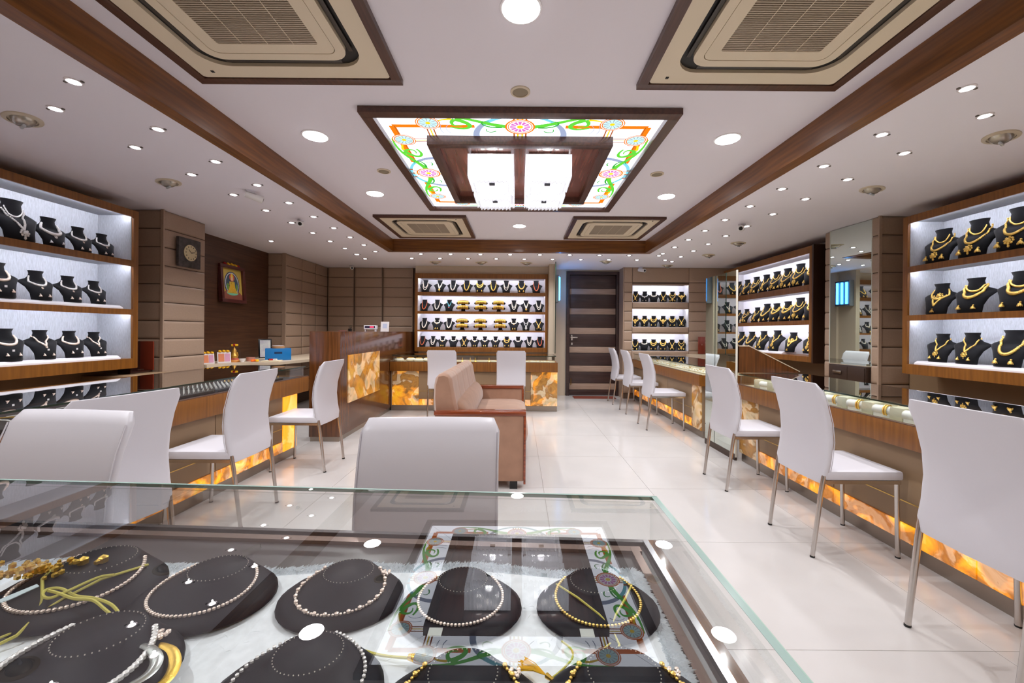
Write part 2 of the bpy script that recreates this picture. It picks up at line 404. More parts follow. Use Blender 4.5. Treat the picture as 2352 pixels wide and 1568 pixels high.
def ribbon(mb, pts, w0, w1=None, z=0):
    w1 = w0 if w1 is None else w1; k = len(pts); A = []; B = []
    for i, p in enumerate(pts):
        a = pts[max(i-1, 0)]; b = pts[min(i+1, k-1)]; dx, dy = b[0]-a[0], b[1]-a[1]; l = math.hypot(dx, dy) or 1
        ww = (w0+(w1-w0)*i/(k-1))/2; A.append((p[0]-dy/l*ww, p[1]+dx/l*ww, z)); B.append((p[0]+dy/l*ww, p[1]-dx/l*ww, z))
    return mb.add(A+B, [(i, i+1, k+i+1, k+i) for i in range(k-1)])
def bez(p0, p1, p2, p3, n=12):
    return [tuple((1-t)**3*p0[i]+3*(1-t)**2*t*p1[i]+3*(1-t)*t*t*p2[i]+t**3*p3[i] for i in (0, 1)) for t in [k/n for k in range(n+1)]]
def arc(cx, cy, rx, ry, a0, a1, n=18): return [(cx+rx*math.cos(a0+(a1-a0)*k/n), cy+ry*math.sin(a0+(a1-a0)*k/n)) for k in range(n+1)]
CE = {k: emis('art_'+k, c_, 1.0) for k, c_ in dict(orange=(236, 118, 20), brown=(160, 84, 40), green=(96, 200, 60), green2=(60, 160, 60), blue=(120, 200, 220), pink=(206, 110, 190), pale=(190, 226, 232), yellow=(240, 205, 30), grey=(150, 160, 190), lead=(150, 155, 165), white=(246, 248, 255)).items()}
zk = [zz-.0006]
def art(color, pts, w0, w1=None):
    zk[0] -= .00004
    if color in ('green', 'green2', 'blue', 'grey'): w0 *= 1.5; w1 = w1 and w1*1.6
    m = MB(); ribbon(m, pts, w0, w1, zk[0]); loc(m).obj('glass_band', CE[color], sk, smooth=False)
def disc(color, cx, cy, r, name='medallion_disc', sy=1.0, par=None):
    zk[0] -= .00004
    return loc(MB().add([(cx+r*math.cos(a), cy+r*sy*math.sin(a), zk[0]) for a in [2*PI*k/24 for k in range(24)]], [tuple(range(24))])).obj(name, CE[color], par or sk, smooth=False)
OX, OYN, OYF = .845, 2.70, 4.28
# orange rectangular line work, broken in the middle of every side
for s in (-1, 1):
    for a, b in ((OYN, 3.28), (3.72, OYF)): art('orange', [(s*OX, a), (s*OX, b)], .046)
    for y, g in ((OYN, .30), (OYF, .30)): art('orange', [(s*OX, y), (s*g, y)], .040)
    art('brown', [(s*(OX-.014), OYN), (s*(OX-.014), 3.28)], .006)
# side transform: (t along side, r outward from inner frame)
def side(k, t, r):
    if k == 0: return (t, IY0-r)
    if k == 1: return (IX+r, 3.48+t)
    if k == 2: return (-t, IY1+r)
    return (-IX-r, 3.48-t)
for k in range(4):
    H = .6 if k % 2 == 0 else .60
    S = lambda pts: [side(k, a, b) for a, b in pts]
    for t0 in (-.04, -.015, .015, .04): art('brown' if abs(t0) > .03 else 'yellow', S([(t0, 0), (t0, .26)]), .012)
    art('blue', S(arc(0, .0, .30, .265, 0.05, .5*PI, 14)), .02, .014); art('blue', S(arc(0, 0, .30, .265, PI-.05, .5*PI, 14)), .03, .014)
    art('grey', S(arc(0, .0, .30, .265, .0, .2*PI, 6)), .03, .02); art('grey', S(arc(0, 0, .30, .265, PI, .8*PI, 6)), .03, .02)
    for s in (-1, 1):
        T = lambda pts: S([(s*a, b) for a, b in pts])
        for q in (-.022, 0, .022): art('yellow' if q == 0 else 'brown', T([(H+q, 0), (H+q, .12)]), .010)
        art('green', T(bez((.09, .13), (.26, .16), (.34, .28), (.62, .25))), .030, .008)
        art('green2', T(bez((.12, .12), (.24, .10), (.30, .20), (.20, .20))), .012, .004)
        art('green', T(bez((.46, .12), (.34, .06), (.26, .15), (.42, .22))), .010, .026)
        art('green', T(bez((.42, .22), (.47, .17), (.44, .12), (.38, .14))), .022, .004)
        art('yellow', T(bez((.44, .22), (.50, .22), (.54, .20), (.56, .17))), .022, .006)
        art('green2', T(bez((.16, .07), (.2, .04), (.24, .06), (.22, .1))), .008, .004)
        art('grey', T(bez((.47, .04), (.50, .08), (.50, .12), (.47, .15))), .004, .002); art('grey', T(bez((.52, .04), (.54, .08), (.53, .12), (.52, .15))), .004, .002)
        x, y = side(k, s*H, .17)
        for c_, r in (('orange', .082), ('white', .075), ('orange', .069), ('pale', .062)): disc(c_, x, y, r)
        m = MB()
        for a in range(12): ribbon(m, [(x+.018*math.cos(a*PI/6), y+.018*math.sin(a*PI/6)), (x+.058*math.cos(a*PI/6), y+.058*math.sin(a*PI/6))], .002, .008, zk[0]-.0001)
        loc(m).obj('petals', CE['lead'], sk, smooth=False); zk[0] -= .0002
        disc('yellow', x, y, .016)
    x, y = side(k, 0, .13)
    for c_, r in (('orange', .10), ('white', .088), ('orange', .082), ('white', .076)): disc(c_, x, y, r)
    m = MB()
    for a in range(12): ribbon(m, [(x+.03*math.cos(a*PI/6), y+.03*math.sin(a*PI/6)), (x+.066*math.cos(a*PI/6), y+.066*math.sin(a*PI/6))], .012, .024, zk[0]-.0001)
    loc(m).obj('petals', CE['pink'], sk, smooth=False); zk[0] -= .0002
    disc('yellow', x, y, .02)
for s in (-1, 1):
    for y in (3.40, 3.48, 3.56): loc(MB().box(s*.9-.012, s*.9+.012, y-.01, y+.01, zk[0]-.001, zk[0])).obj('glass_stud', CE['brown'], sk)
# inner wooden box with chandeliers
RW = wood('red_veneer', (124, 74, 62), (98, 54, 44), 1, .25, .5, 2)
bx = loc(MB().box(-IX, IX, IY0, IY0+.055, 2.49, zz, bev=.002).box(-IX, IX, IY1-.055, IY1, 2.49, zz, bev=.002).box(-IX, -IX+.055, IY0+.055, IY1-.055, 2.49, zz).box(IX-.055, IX, IY0+.055, IY1-.055, 2.49, zz))
bo = bx.obj('inner_frame', FRAMEW, sk)
loc(MB().box(-IX+.05, IX-.05, IY0+.05, IY1-.05, 2.545, 2.552)).obj('wood_panel', RW, sk)
loc(MB().box(-.055, .055, IY0+.05, IY1-.05, 2.525, 2.546)).obj('cross_rail', RW, sk)
CRY = bpy.data.materials.new('crystal'); CRY.use_nodes = True
def _cry():
    nt = CRY.node_tree; nt.nodes.clear(); N = nt.nodes.new; L = nt.links.new
    o = N('ShaderNodeOutputMaterial'); a = N('ShaderNodeBsdfTransparent'); g = N('ShaderNodeBsdfGlossy'); t = N('ShaderNodeBsdfTranslucent')
    g.inputs['Roughness'].default_value = .08; a.inputs[0].default_value = (.93, .94, .96, 1); t.inputs[0].default_value = (.95, .95, 1, 1)
    m1 = N('ShaderNodeMixShader'); m1.inputs[0].default_value = .62; m2 = N('ShaderNodeMixShader'); fr = N('ShaderNodeLayerWeight'); fr.inputs[0].default_value = .35
    L(a.outputs[0], m1.inputs[1]); L(t.outputs[0], m1.inputs[2]); L(fr.outputs[1], m2.inputs[0]); L(m1.outputs[0], m2.inputs[1]); L(g.outputs[0], m2.inputs[2]); em = N('ShaderNodeEmission'); em.inputs[0].default_value = (.96, .96, 1, 1); em.inputs[1].default_value = .2; ad = N('ShaderNodeAddShader'); L(m2.outputs[0], ad.inputs[0]); L(em.outputs[0], ad.inputs[1]); L(ad.outputs[0], o.inputs[0])  # rods also get emission of their own, standing for bulb light in the crystal
_cry()
BULB = emis('bulb', (255, 252, 250), 14)
fro = P('frosted_plate', (238, 238, 244), .3, emit=(240, 240, 255), es=.5)  # bulb light on the plate is put in as its own emission
def chandelier():
    t = empty('crystal_ceiling_light')
    MB().box(-.15, .15, -.15, .15, .185, .205, bev=.003).obj('ceiling_plate', CHROME, t)
    for nm, hw, z0, z1, nn in (('crystal_rods', .168, .02, .185, 34), ('crystal_rods', .13, -.01, .09, 24)):
        m = MB()
        for k in range(nn):
            a = -hw+2*hw*k/(nn-1); jj = .006*math.sin(k*2.1)
            for p in ((a, -hw), (a, hw), (-hw, a), (hw, a)): m.tube([(p[0], p[1], z0+jj), (p[0], p[1], z1)], .0052, 5)
        m.obj(nm, CRY, t)['kind'] = 'stuff'
    MB().box(-.12, .12, -.12, .12, .028, .034).obj('frosted_plate', fro, t)
    MB().box(-.022, .022, -.012, .012, .012, .028, bev=.003).obj('finial', P('grey_cap', (70, 70, 74), .3, .8), t)
    for x, y in ((-.07, -.07), (.07, -.07), (-.07, .07), (.07, .07)):
        MB().lathe([(.001, .15), (.013, .145), (.018, .13), (.013, .113), (.001, .108)], (x, y, 0), 12).obj('bulb', BULB, t)
    point(t, (0, 0, .12), CHAND_W, .03)
    return t
ch = freeze(chandelier())
cl = [(-.217, 3.22, 'nearer left'), (.217, 3.22, 'nearer right'), (-.217, 3.655, 'farther left'), (.217, 3.655, 'farther right')]
for i, (x, y, wd) in enumerate(cl):
    o = ch if i == 0 else copy_tree(ch)
    o.location = (x, y, 2.34); tag(o, 'square crystal ceiling light, %s of the four under stained glass' % wd, 'ceiling light', 'square crystal lights')

# ------------------------------------------------------------------ ceiling cassettes
def cassette():
    t = empty('air_conditioner')
    W = .545
    MB().box(-W, W, -W, -W+.05, 0, .03, bev=.002).box(-W, W, W-.05, W, 0, .03, bev=.002).box(-W, -W+.05, -W+.05, W-.05, 0, .03).box(W-.05, W, -W+.05, W-.05, 0, .03).obj('wood_surround', FRAMEW, t)
    def rr(h, r, z, n=7):
        p = []
        for cx, cy, a0 in ((h-r, h-r, 0), (-h+r, h-r, .5*PI), (-h+r, -h+r, PI), (h-r, -h+r, 1.5*PI)):
            for k in range(n): a = a0+.5*PI*k/(n-1); p.append((cx+r*math.cos(a), cy+r*math.sin(a), z))
        return p
    def ringm(ho, ro, hi, ri, z0, z1, mat, nm):
        m = MB(); n = 28
        m.add(rr(ho, ro, z0)+rr(hi, ri, z0)+rr(hi, ri, z1)+rr(ho, ro, z1), [(i, (i+1) % n, n+(i+1) % n, n+i) for i in range(n)]+[(n+i, n+(i+1) % n, 2*n+(i+1) % n, 2*n+i) for i in range(n)]+[(i, (i+1) % n, 3*n+(i+1) % n, 3*n+i) for i in range(n)])
        return m.obj(nm, mat, t)
    ringm(.492, .02, .40, .12, .006, .03, ACM, 'outer_panel')
    ringm(.40, .12, .33, .07, .024, .03, ACD, 'air_slot')
    for k in range(4):
        a = k*PI/2; f = MB().box(-.29, .29, .355, .375, .010, .014, bev=.001).obj('air_flap', P('ac_flap', (60, 55, 48), .4), t); f.rotation_euler = (0, 0, a)
    ringm(.345, .085, .30, .045, .002, .028, ACM, 'inner_panel')
    ringm(.297, .043, .235, .012, .003, .028, ACM, 'grille_frame')
    MB().box(-.236, .236, -.236, .236, .016, .018).obj('grille_back', P('ac_grille_dark', (92, 80, 64), .7), t)
    sl = MB().box(-.235, .235, -.003, .003, .004, .012).mesh('grille_slat', ACG, False)
    for k in range(40):
        o = link('grille_slat', sl, t); o.location = (0, -.229+k*.01175, 0)
    for k in range(3):
        MB().box(-.12+.12*k-.0015, -.12+.12*k+.0015, -.235, .235, .0035, .005).obj('grille_rib', ACM, t)
    MB().box(.405, .42, -.45, -.435, .003, .008).obj('sensor', ACD, t)
    return t
ac = freeze(cassette())
for i, (x, y, rz, wd) in enumerate(((-1.18, 1.675, PI, 'nearest on the left'), (1.18, 1.70, PI, 'nearest on the right'), (-1.17, 5.325, 0, 'far left by the far beam'), (1.18, 5.335, 0, 'far right by the far beam'))):
    o = ac if i == 0 else copy_tree(ac)
    o.location = (x, y, 2.53); o.rotation_euler = (0, 0, rz)
    tag(o, 'cream square ceiling air conditioner, %s' % wd, 'air conditioner', 'ceiling cassette air conditioners')

# ------------------------------------------------------------------ downlights
def downlight(r):
    t = empty('downlight')
    MB().lathe([(r*1.12, .0), (r*1.12, -.004), (r, -.006), (r, -.001)], n=28).obj('rim', P('white_rim', (232, 228, 230), .5), t)
    MB().lathe([(r, -.004), (r*.98, -.0075)], n=28).obj('lamp_face', LAMP, t)
    spot(t, (0, 0, -.03), DOWN_W, 150, .6, .012); return t
dl = freeze(downlight(.08))
DL = [((0, 1.72), 'above the near glass counter'), ((-1.43, 2.86), 'left of the stained glass panel, nearer one'), ((1.45, 2.86), 'right of the stained glass panel, nearer one'), ((-1.43, 4.05), 'left of the stained glass panel, farther one'), ((1.46, 4.07), 'right of the stained glass panel, farther one'), ((0, 5.25), 'between the two far air conditioners'), ((-1.43, .42), 'behind the nearest left air conditioner'), ((1.45, .42), 'behind the nearest right air conditioner')]
for i, (p, wd) in enumerate(DL):
    o = dl if i == 0 else copy_tree(dl); o.location = (p[0], p[1], ZI); tag(o, 'large round white ceiling downlight %s' % wd, 'downlight', 'large round downlights')
t = empty('ceiling_speaker')
MB().lathe([(.056, 0), (.056, -.006), (.044, -.008), (.044, -.002)], n=24).obj('rim', P('cream_rim', (214, 200, 176), .5), t)
MB().lathe([(.044, -.003), (.04, -.005)], n=24).obj('grille', P('speaker_grille', (150, 138, 116), .7), t)
freeze(t)
for i, (p, wd) in enumerate((((0, 2.315), 'in front of the stained glass panel'), ((-1.155, 3.48), 'left of the stained glass panel'), ((1.175, 3.5), 'right of the stained glass panel'))):
    o = t if i == 0 else copy_tree(t); o.location = (p[0], p[1], ZI); tag(o, 'small round cream ceiling speaker %s' % wd, 'speaker', 'round ceiling speakers')
def spotfix():
    t = empty('spotlight')
    MB().lathe([(.036, 0), (.036, -.003), (.028, -.005), (.028, -.001)], n=16).obj('rim', P('white_rim2', (226, 220, 222), .4), t)
    MB().lathe([(.020, -.003), (.017, -.008), (.009, -.010)], n=16).obj('lamp_face', LAMPS, t)
    for a in (-.046, .036): MB().box(a, a+.010, -.006, .006, -.006, 0).obj('spring_clip', P('clip', (90, 84, 78), .4), t)
    spot(t, (0, 0, -.025), SPOT_W, 130, .7, .006); return t
sf = freeze(spotfix()); SP = []
for s, nm in ((-1, 'left'), (1, 'right')):
    for k in range(-2, 10): SP.append((s*2.15, 1.97+.4615*k, nm+' inner row'))
    for k in range(-2, 10): SP.append((s*2.515, 2.215+.4615*k, nm+' outer row'))
for k in range(9): SP.append((-1.51+.4575*k-.0, 6.29, 'far inner row'))
for k in range(10): SP.append((-1.75+.4590*k, 6.67, 'far outer row'))
SP += [(-2.54, 6.75, 'far left'), (-2.53, 6.36, 'far left'), (2.54, 6.8, 'far right')]
for x, y in ((-3.31, 5.46),): SP.append((x, y, 'altar'))
first = True; cnt = {}
for x, y, nm in SP:
    o = sf if first else copy_tree(sf); first = False
    k = cnt.get(nm, 0); cnt[nm] = k+1
    o.location = (x, y, ZO); o.rotation_euler = (0, 0, 0)
    if y < 1.5: lab = 'small bright ceiling spotlight beyond the picture edge, %s' % nm
    elif nm == 'altar': lab = 'single small ceiling spotlight over the altar ledge'
    elif nm.startswith('far'):
        lab = 'small bright ceiling spotlight in the %s, %s from the left' % (nm, ORD[k])
    else: lab = 'small bright ceiling spotlight in the %s, %s from the camera' % (nm, ORD[k-2])
    tag(o, lab, 'spotlight', 'small ceiling spotlights')
# metal halide floodlights: oval rim with a glass tube bulging out
t = empty('flood_light')
MB().lathe([(.112, 0), (.112, -.006), (.085, -.010), (.085, -.002)], n=24, sy=.7).obj('rim', P('flood_rim', (205, 192, 170), .45), t)
MB().lathe([(.084, -.004), (.074, -.020), (.05, -.032), (.012, -.036)], n=20, sy=.6).obj('reflector', P('flood_reflector', (190, 182, 168), .25, .6), t)
MB().tube([(-.028, 0, -.043), (.028, 0, -.043)], .008, 8).obj('lamp_tube', P('lamp_tube', (190, 195, 200), .15), t)
freeze(t)
FD = [(-2.83, 2.33, 'over the left wall cabinet, nearer one'), (-2.84, 3.31, 'over the left wall cabinet, farther one'), (2.88, 2.45, 'over the right wall cabinet, nearer one'), (2.885, 3.35, 'over the right wall cabinet, farther one'), (2.88, 5.38, 'in front of the far right cabinet, nearest'), (2.88, 6.22, 'in front of the far right cabinet, farther'), (-1.43, 7.01, 'above the back display case, left'), (-.644, 7.02, 'above the back display case, middle'), (.126, 7.03, 'above the back display case, right'), (1.45, 6.85, 'in front of the striped door'), (2.61, 7.2, 'in front of the recessed niches')]
for i, (x, y, wd) in enumerate(FD):
    o = t if i == 0 else copy_tree(t); o.location = (x, y, ZO); o.rotation_euler = (0, 0, .5 if x > 0 else -.5); tag(o, 'round cream unlit ceiling floodlight %s' % wd, 'floodlight', 'unlit ceiling floodlights')
# security cameras
def seccam(x, y, z, rz, lab, s=1.0):
    t = empty('security_camera', (x, y, z), rz, lab, 'security camera')
    MB().lathe([(.035*s, 0), (.035*s, -.012*s), (.02*s, -.02*s), (.001, -.02*s)], n=16).obj('mount', WHITE, t)
    MB().tube([(0, 0, -.015*s), (.0, -.02*s, -.04*s)], .01*s, 8).obj('arm', WHITE, t)
    MB().tube([(0, .04*s, -.035*s), (0, -.09*s, -.062*s)], [.026*s, .03*s], 14).obj('housing', P('camera_white', (226, 224, 222), .35), t)
    MB().tube([(0, -.088*s, -.0615*s), (0, -.094*s, -.063*s)], .018*s, 12).obj('lens', BLACKG, t)
seccam(-2.30, 3.50, ZO, 2.3, 'white bullet security camera under the left ceiling, nearer one')
seccam(-2.36, 4.42, ZO, .4, 'white bullet security camera under the left ceiling, farther one')
seccam(2.42, 4.45, ZO, -.6, 'white bullet security camera under the right ceiling', 1.1)
seccam(2.2, 7.40, ZO-.01, .5, 'white security camera at the top of the niche wall', 1.1)
seccam(-3.05, 7.45, ZO, .5, 'small white security camera above the padded back wall')

# ------------------------------------------------------------------ wall cabinets
def cabinet(name, loc_, rz, L, D, rows, ztop, zbot, label, cat='display cabinet', W=WALNUT, side=.048, fx=.0, LINEN=LINEN):
    t = empty(name, loc_, rz, label, cat)
    for a, b in ((0, side), (L-side, L)): MB().box(a, b, 0, D, zbot, ztop, bev=.003).obj('side_frame', W, t)
    def board(z1, z0, nm): MB().box(side, L-side, 0, .018, z0, z1).box(side, L-side, .018, D, z0+.022, z1).obj(nm, W, t)
    board(ztop, rows[0][0], 'top_frame')
    MB().box(side, L-side, 0, D, zbot, rows[-1][1]).obj('bottom_frame', W, t)
    for (a1, a0), (b1, b0) in zip(rows, rows[1:]): board(a0, b1, 'shelf')
    MB().box(side, L-side, D-.02, D-.005, rows[-1][1], rows[0][0]+.02).obj('back_lining', LINEN, t)
    for (z1, z0) in rows:
        for a in (side, L-side-.006): MB().box(a, a+.006, .02, D-.02, z0, z1+.02).obj('side_lining', LINEN, t)
        MB().box(side, L-side, .024, D-.02, z1+.018, z1+.022).obj('shelf_lining', LINEN, t)
        MB().box(side+.02, L-side-.02, .0185, .0215, z1+.004, z1+.016).obj('led_strip', LED, t)
    return t
RZ = [(2.228, 1.828), (1.774, 1.38), (1.33, .93)]
cabinet('wall_cabinet', (-3.55, 1.55, 0), PI/2, 2.268, .345, RZ, 2.292, .84, 'wooden lit wall cabinet on the left wall holding black busts with diamond necklaces')
cabinet('wall_cabinet', (3.6, 3.84, 0), -PI/2, 2.25, .345, RZ, 2.295, .84, 'wooden lit wall cabinet on the near right wall holding heavy gold necklaces')
cabinet('wall_cabinet', (3.6, 7.2, 0), -PI/2, 2.17, .345, [(2.204, 1.815), (1.734, 1.373), (1.316, .92)], 2.292, .85, 'wooden lit wall cabinet on the far right wall behind the mirror panel', LINEN=LINENW)
BR = [(2.156, 1.907), (1.845, 1.562), (1.517, 1.225), (1.194, .913)]
cabinet('back_display_case', (-1.875, 7.38, 0), 0, 2.40, .39, BR, 2.245, .835, 'wide wooden lit display case with four shelves on the back wall', LINEN=LINENW)
# the near side of the far right cabinet is dark
MB().box(3.6, 3.945, 5.005, 5.028, .84, 2.30).obj('end_panel', P('dark_end_panel', (58, 36, 24), .4), None)
tag(bpy.data.objects['end_panel'], 'dark brown panel closing the near end of the far right cabinet', 'panel')
# white slanted display trays on the shelves
def tray(x, y, z, rz, L, D, lab):
    pr = [(0, 0), (D, 0), (D, .032), (.03, .032), (0, .012)]
    m = MB().poly([(0, a, b) for a, b in pr], (L, 0, 0)).obj('display_tray', P('white_tray', (240, 238, 244), .5)); m.location = (x, y, z); m.rotation_euler = (0, 0, rz)
    tag(m, lab, 'tray')
tray(-3.585, 1.62, .93, PI/2, 2.07, .2, 'white tray board along the bottom shelf of left cabinet')
tray(-3.585, 1.62, 1.38, PI/2, 2.09, .2, 'white tray board along the middle shelf of left cabinet')
tray(3.635, 3.76, .93, -PI/2, 2.1, .2, 'white tray board along the bottom shelf of near right cabinet')
tray(3.635, 7.1, .92, -PI/2, 1.45, .2, 'white tray board on the bottom shelf of far right cabinet')

# low cupboards and ledges along the walls
LEDGE = P('ledge_stone', (206, 188, 164), .35)
def cup(x0, x1, y0, y1, lab, z=.8):
    t = empty('wall_ledge', ((x0+x1)/2, (y0+y1)/2, 0), 0, lab, 'ledge')
    m = MB().box(x0, x1, y0, y1, 0, z-.03); m.v = [(a-(x0+x1)/2, b-(y0+y1)/2, c_) for a, b, c_ in m.v]; m.obj('cupboard_body', BEIGE, t)
    m = MB().box(x0-.0, x1+.0, y0, y1, z-.03, z, bev=.004); m.v = [(a-(x0+x1)/2, b-(y0+y1)/2, c_) for a, b, c_ in m.v]; m.obj('ledge_top', BEIGE, t)
cup(XL+.03, -3.56, 1.2, 3.6, 'low beige cupboard below the left wall cabinet', .6)
cup(XL+.03, -3.42, 3.62, 4.05, 'short brown ledge between left cabinet and padded column', .78)
struct('trim_12', MB().box(XL, XL+.03, 1.0, 4.05, 0, .838), BEIGE)
struct('trim_13', MB().box(XR-.03, XR, .6, 4.1, 0, .838), BEIGE)
struct('trim_14', MB().box(XR-.03, XR, 4.86, 7.43, 0, .848), BEIGE)
cup(3.63, XR-.03, .8, 4.08, 'low beige cupboard below the near right wall cabinet', .6)
cup(3.5, XR-.03, 4.86, 7.30, 'low beige cupboard below the far right wall cabinet', .6)
# altar ledge with a bend
t = empty('altar_ledge', (-3.6, 5.4, 0), 0, 'cream bent shelf ledge under the framed picture carrying altar things', 'ledge')
pl = [(-3.87, 4.64), (-3.53, 4.64), (-3.40, 4.99), (-3.30, 5.06), (-3.12, 5.07), (-3.00, 5.13), (-2.90, 5.67), (-2.84, 7.1), (-3.59, 7.1), (-3.59, 6.31), (-3.87, 6.31)]
MB().poly([(a+3.6, b-5.4, .765) for a, b in pl], (0, 0, .035)).obj('ledge_top', LEDGE, t)
MB().box(-.27, .05, -.74, .85, 0, .765).obj('ledge_body', P('ledge_brown', (104, 80, 62), .5), t)

# ------------------------------------------------------------------ mirrors
t = empty('mirror_panel', (2.052, 4.17, 0), math.radians(.75), 'tall free standing mirror panel between the two right counters', 'mirror')
MB().box(0, .012, -.30, .305, .06, 1.80).obj('mirror_glass', MIRROR, t)
MB().box(-.002, .014, -.306, -.30, .03, 1.802).obj('light_edge', P('light_edge', (226, 222, 210), .3, emit=(226, 226, 214), es=.0), t)
MB().box(-.002, -.0005, .098, .102, .06, 1.80).obj('mirror_joint', P('joint', (50, 60, 56), .4), t)
MB().box(.012, .02, -.30, .305, 0, 1.80).obj('backing_board', DARKW, t)
MB().box(-.004, .012, -.30, .305, 0, .06).obj('plinth', P('dark_plinth', (60, 42, 32), .4), t)
# wedge panel beside it
m = MB().poly([(2.095, 3.885, .83), (2.095, 3.885, 1.078), (2.19, 3.885, 1.078), (2.66, 3.885, .845), (2.66, 3.885, .83)], (0, .025, 0)).obj('sloped_side_panel', DESKW)
tag(m, 'sloping brown wooden side panel standing behind the mirror panel on the counter end', 'panel')
MB().poly([(2.095, 3.88, 1.078), (2.19, 3.88, 1.078), (2.67, 3.88, .84), (2.67, 3.88, .848), (2.19, 3.88, 1.087), (2.095, 3.88, 1.087)], (0, .035, 0)).obj('light_edging', LEDGE, m)
# column mirror, turned slightly towards the room
t = empty('column_mirror', (3.615, 4.465, 0), math.radians(3.95), 'tall narrow mirror on the right padded column above a dark drawer', 'mirror')
MB().box(-.006, .0, -.255, .255, .87, 2.385).obj('mirror_glass', MIRROR, t)
MB().box(-.008, .004, -.265, -.255, .87, 2.385).box(-.008, .004, .255, .265, .87, 2.385).obj('edge_strip', P('edge_strip', (200, 206, 196), .3), t)
MB().box(-.0065, .0, -.255, .255, .865, .87).obj('bottom_strip', LEDGE, t)
t = empty('drawer_unit', (3.60, 4.465, 0), 0, 'dark brown drawer unit below the column mirror', 'drawer')
MB().box(-.02, .03, -.25, .25, .66, .862, bev=.003).obj('body', P('dark_drawer', (58, 42, 34), .4), t)
dr = MB().box(-.03, -.02, -.02, .24, .68, .85, bev=.003).obj('drawer', P('dark_drawer', (58, 42, 34), .4), t)
MB().box(-.044, -.03, .05, .17, .765, .80, bev=.004).obj('drawer_handle', CHROME, dr)
MB().box(-.03, -.02, -.24, -.025, .68, .85, bev=.003).obj('drawer', P('dark_drawer', (58, 42, 34), .4), t)
cup(3.4, 3.6, 4.1, 4.85, 'narrow low ledge in front of the mirrored column', .66)

# ------------------------------------------------------------------ counters
GP = P('gold_inlay', (214, 176, 100), .3, .8)
def counter(loc_, rz, L, D, label, onyx_at=((0, .3), (-.3, 0)), strip=True, setback=.06, base0=0, base1=0, zt=.825, glass_mat=GL, floor_mat=None, gback=None, lit=ONYX, gset=.035):
    """local x along the front, front at y=0 facing -y"""
    t = empty('display_counter', loc_, rz, label, 'counter'); s = setback; zf = zt-.10; zb = .60
    b0, b1 = base0, L-base1
    MB().box(b0, b1, s+.012, D-.03, .0, .08).obj('plinth', STEEL, t)
    MB().box(b0, b1, s, D-.02, .08, zb).obj('base_body', BEIGE, t)
    xs_ = [b0]; ons = []
    for a, b in onyx_at:
        a = b0+a if a >= 0 and b > 0 else b1+a; b_ = b0+b if b > 0 else b1+b
        ons.append((a, b_)); MB().box(a, b_, s-.012, s, .085, zb-.002, bev=.002).obj('onyx_panel', lit, t)
    if strip:
        lo = max([b for a, b in ons if a < (b0+b1)/2] or [b0]); hi = min([a for a, b in ons if a > (b0+b1)/2] or [b1])
        n = max(1, int((hi-lo)/.75))
        for k in range(n):
            MB().box(lo+(hi-lo)*k/n+.003, lo+(hi-lo)*(k+1)/n-.003, s-.010, s, .085, .178, bev=.002).obj('onyx_strip', ONYXB, t)
            MB().box(lo+(hi-lo)*k/n+.003, lo+(hi-lo)*(k+1)/n-.003, s-.006, s, .186, zb-.01, bev=.002).obj('front_panel', BEIGE, t)
        MB().box(lo, hi, s-.0075, s-.004, .296, .302).obj('gold_line', GP, t)
    MB().box(0, L, 0, .02, zb, zf, bev=.002).obj('fascia', WALNUT, t)
    MB().box(0, .02, .02, D, zb, zf).box(L-.02, L, .02, D, zb, zf).box(.02, L-.02, D-.02, D, zb, zf).obj('side_apron', WALNUT, t)
    MB().box(.02, L-.02, .02, D-.02, zf-.02, zf-.006).obj('case_floor', floor_mat or P('case_floor', (120, 100, 84), .5), t)
    MB().box(0.001, L-.001, .001, gset-.003, zf, zf+.004).obj('front_lip', FRAMEW, t)
    g = gset
    MB().box(g, L-g, g, g+.006, zf, zt-.008).obj('glass_front', glass_mat, t)
    MB().box(g, g+.006, g+.006, D-.02, zf, zt-.008).obj('glass_end', glass_mat, t)
    MB().box(L-g-.006, L-g, g+.006, D-.02, zf, zt-.008).obj('glass_end', glass_mat, t)
    MB().box(g-.01, L-g+.01, g-.01, D, zt-.008, zt).obj('glass_top', glass_mat, t)
    MB().box(g-.0125, L-g+.0125, g-.0125, g-.0105, zt-.009, zt+.0003).box(g-.0125, g-.0105, g-.01, D, zt-.009, zt+.0003).box(L-g+.0105, L-g+.0125, g-.01, D, zt-.009, zt+.0003).obj('polished_edge', GEDGED, t)
    n = max(1, round(L/1.3))
    for k in range(1, n): MB().box(L*k/n-.003, L*k/n+.003, g+.008, D-.02, zf, zt-.009).obj('glass_divider', GL, t)
    return t
CFW = P('pale_case_floor', (196, 182, 150), .5); CFB = P('black_case_floor', (26, 24, 28), .45)
RC = counter((2.045, 3.865, 0), -PI/2, 3.7, .66, 'near right glass counter with wooden fascia and glowing onyx strip', ((0, .30),), lit=ONYXD, floor_mat=CFW)
RF = counter((2.045, 7.40, 0), -PI/2, 2.78, .66, 'far right glass counter with trays of gold, beside the striped door', ((-.25, 0),), lit=ONYXD, floor_mat=CFW, base1=.06)
BC = counter((-1.92, 6.12, 0), 0, 2.51, .62, 'back glass counter with glowing onyx end panels', ((.02, .42), (-.40, 0)), lit=ONYX, floor_mat=CFW, zt=.84)
LC = counter((-2.19, .55, 0), math.radians(90-1.7), 3.53, .78, 'left glass counter with black ring trays and glowing onyx strip', ((-.22, 0),), floor_mat=CFB, zt=.845, base1=.12, lit=onyx('onyx_bright', 1.3, 2.0, 3.0, (230, 140, 14)))

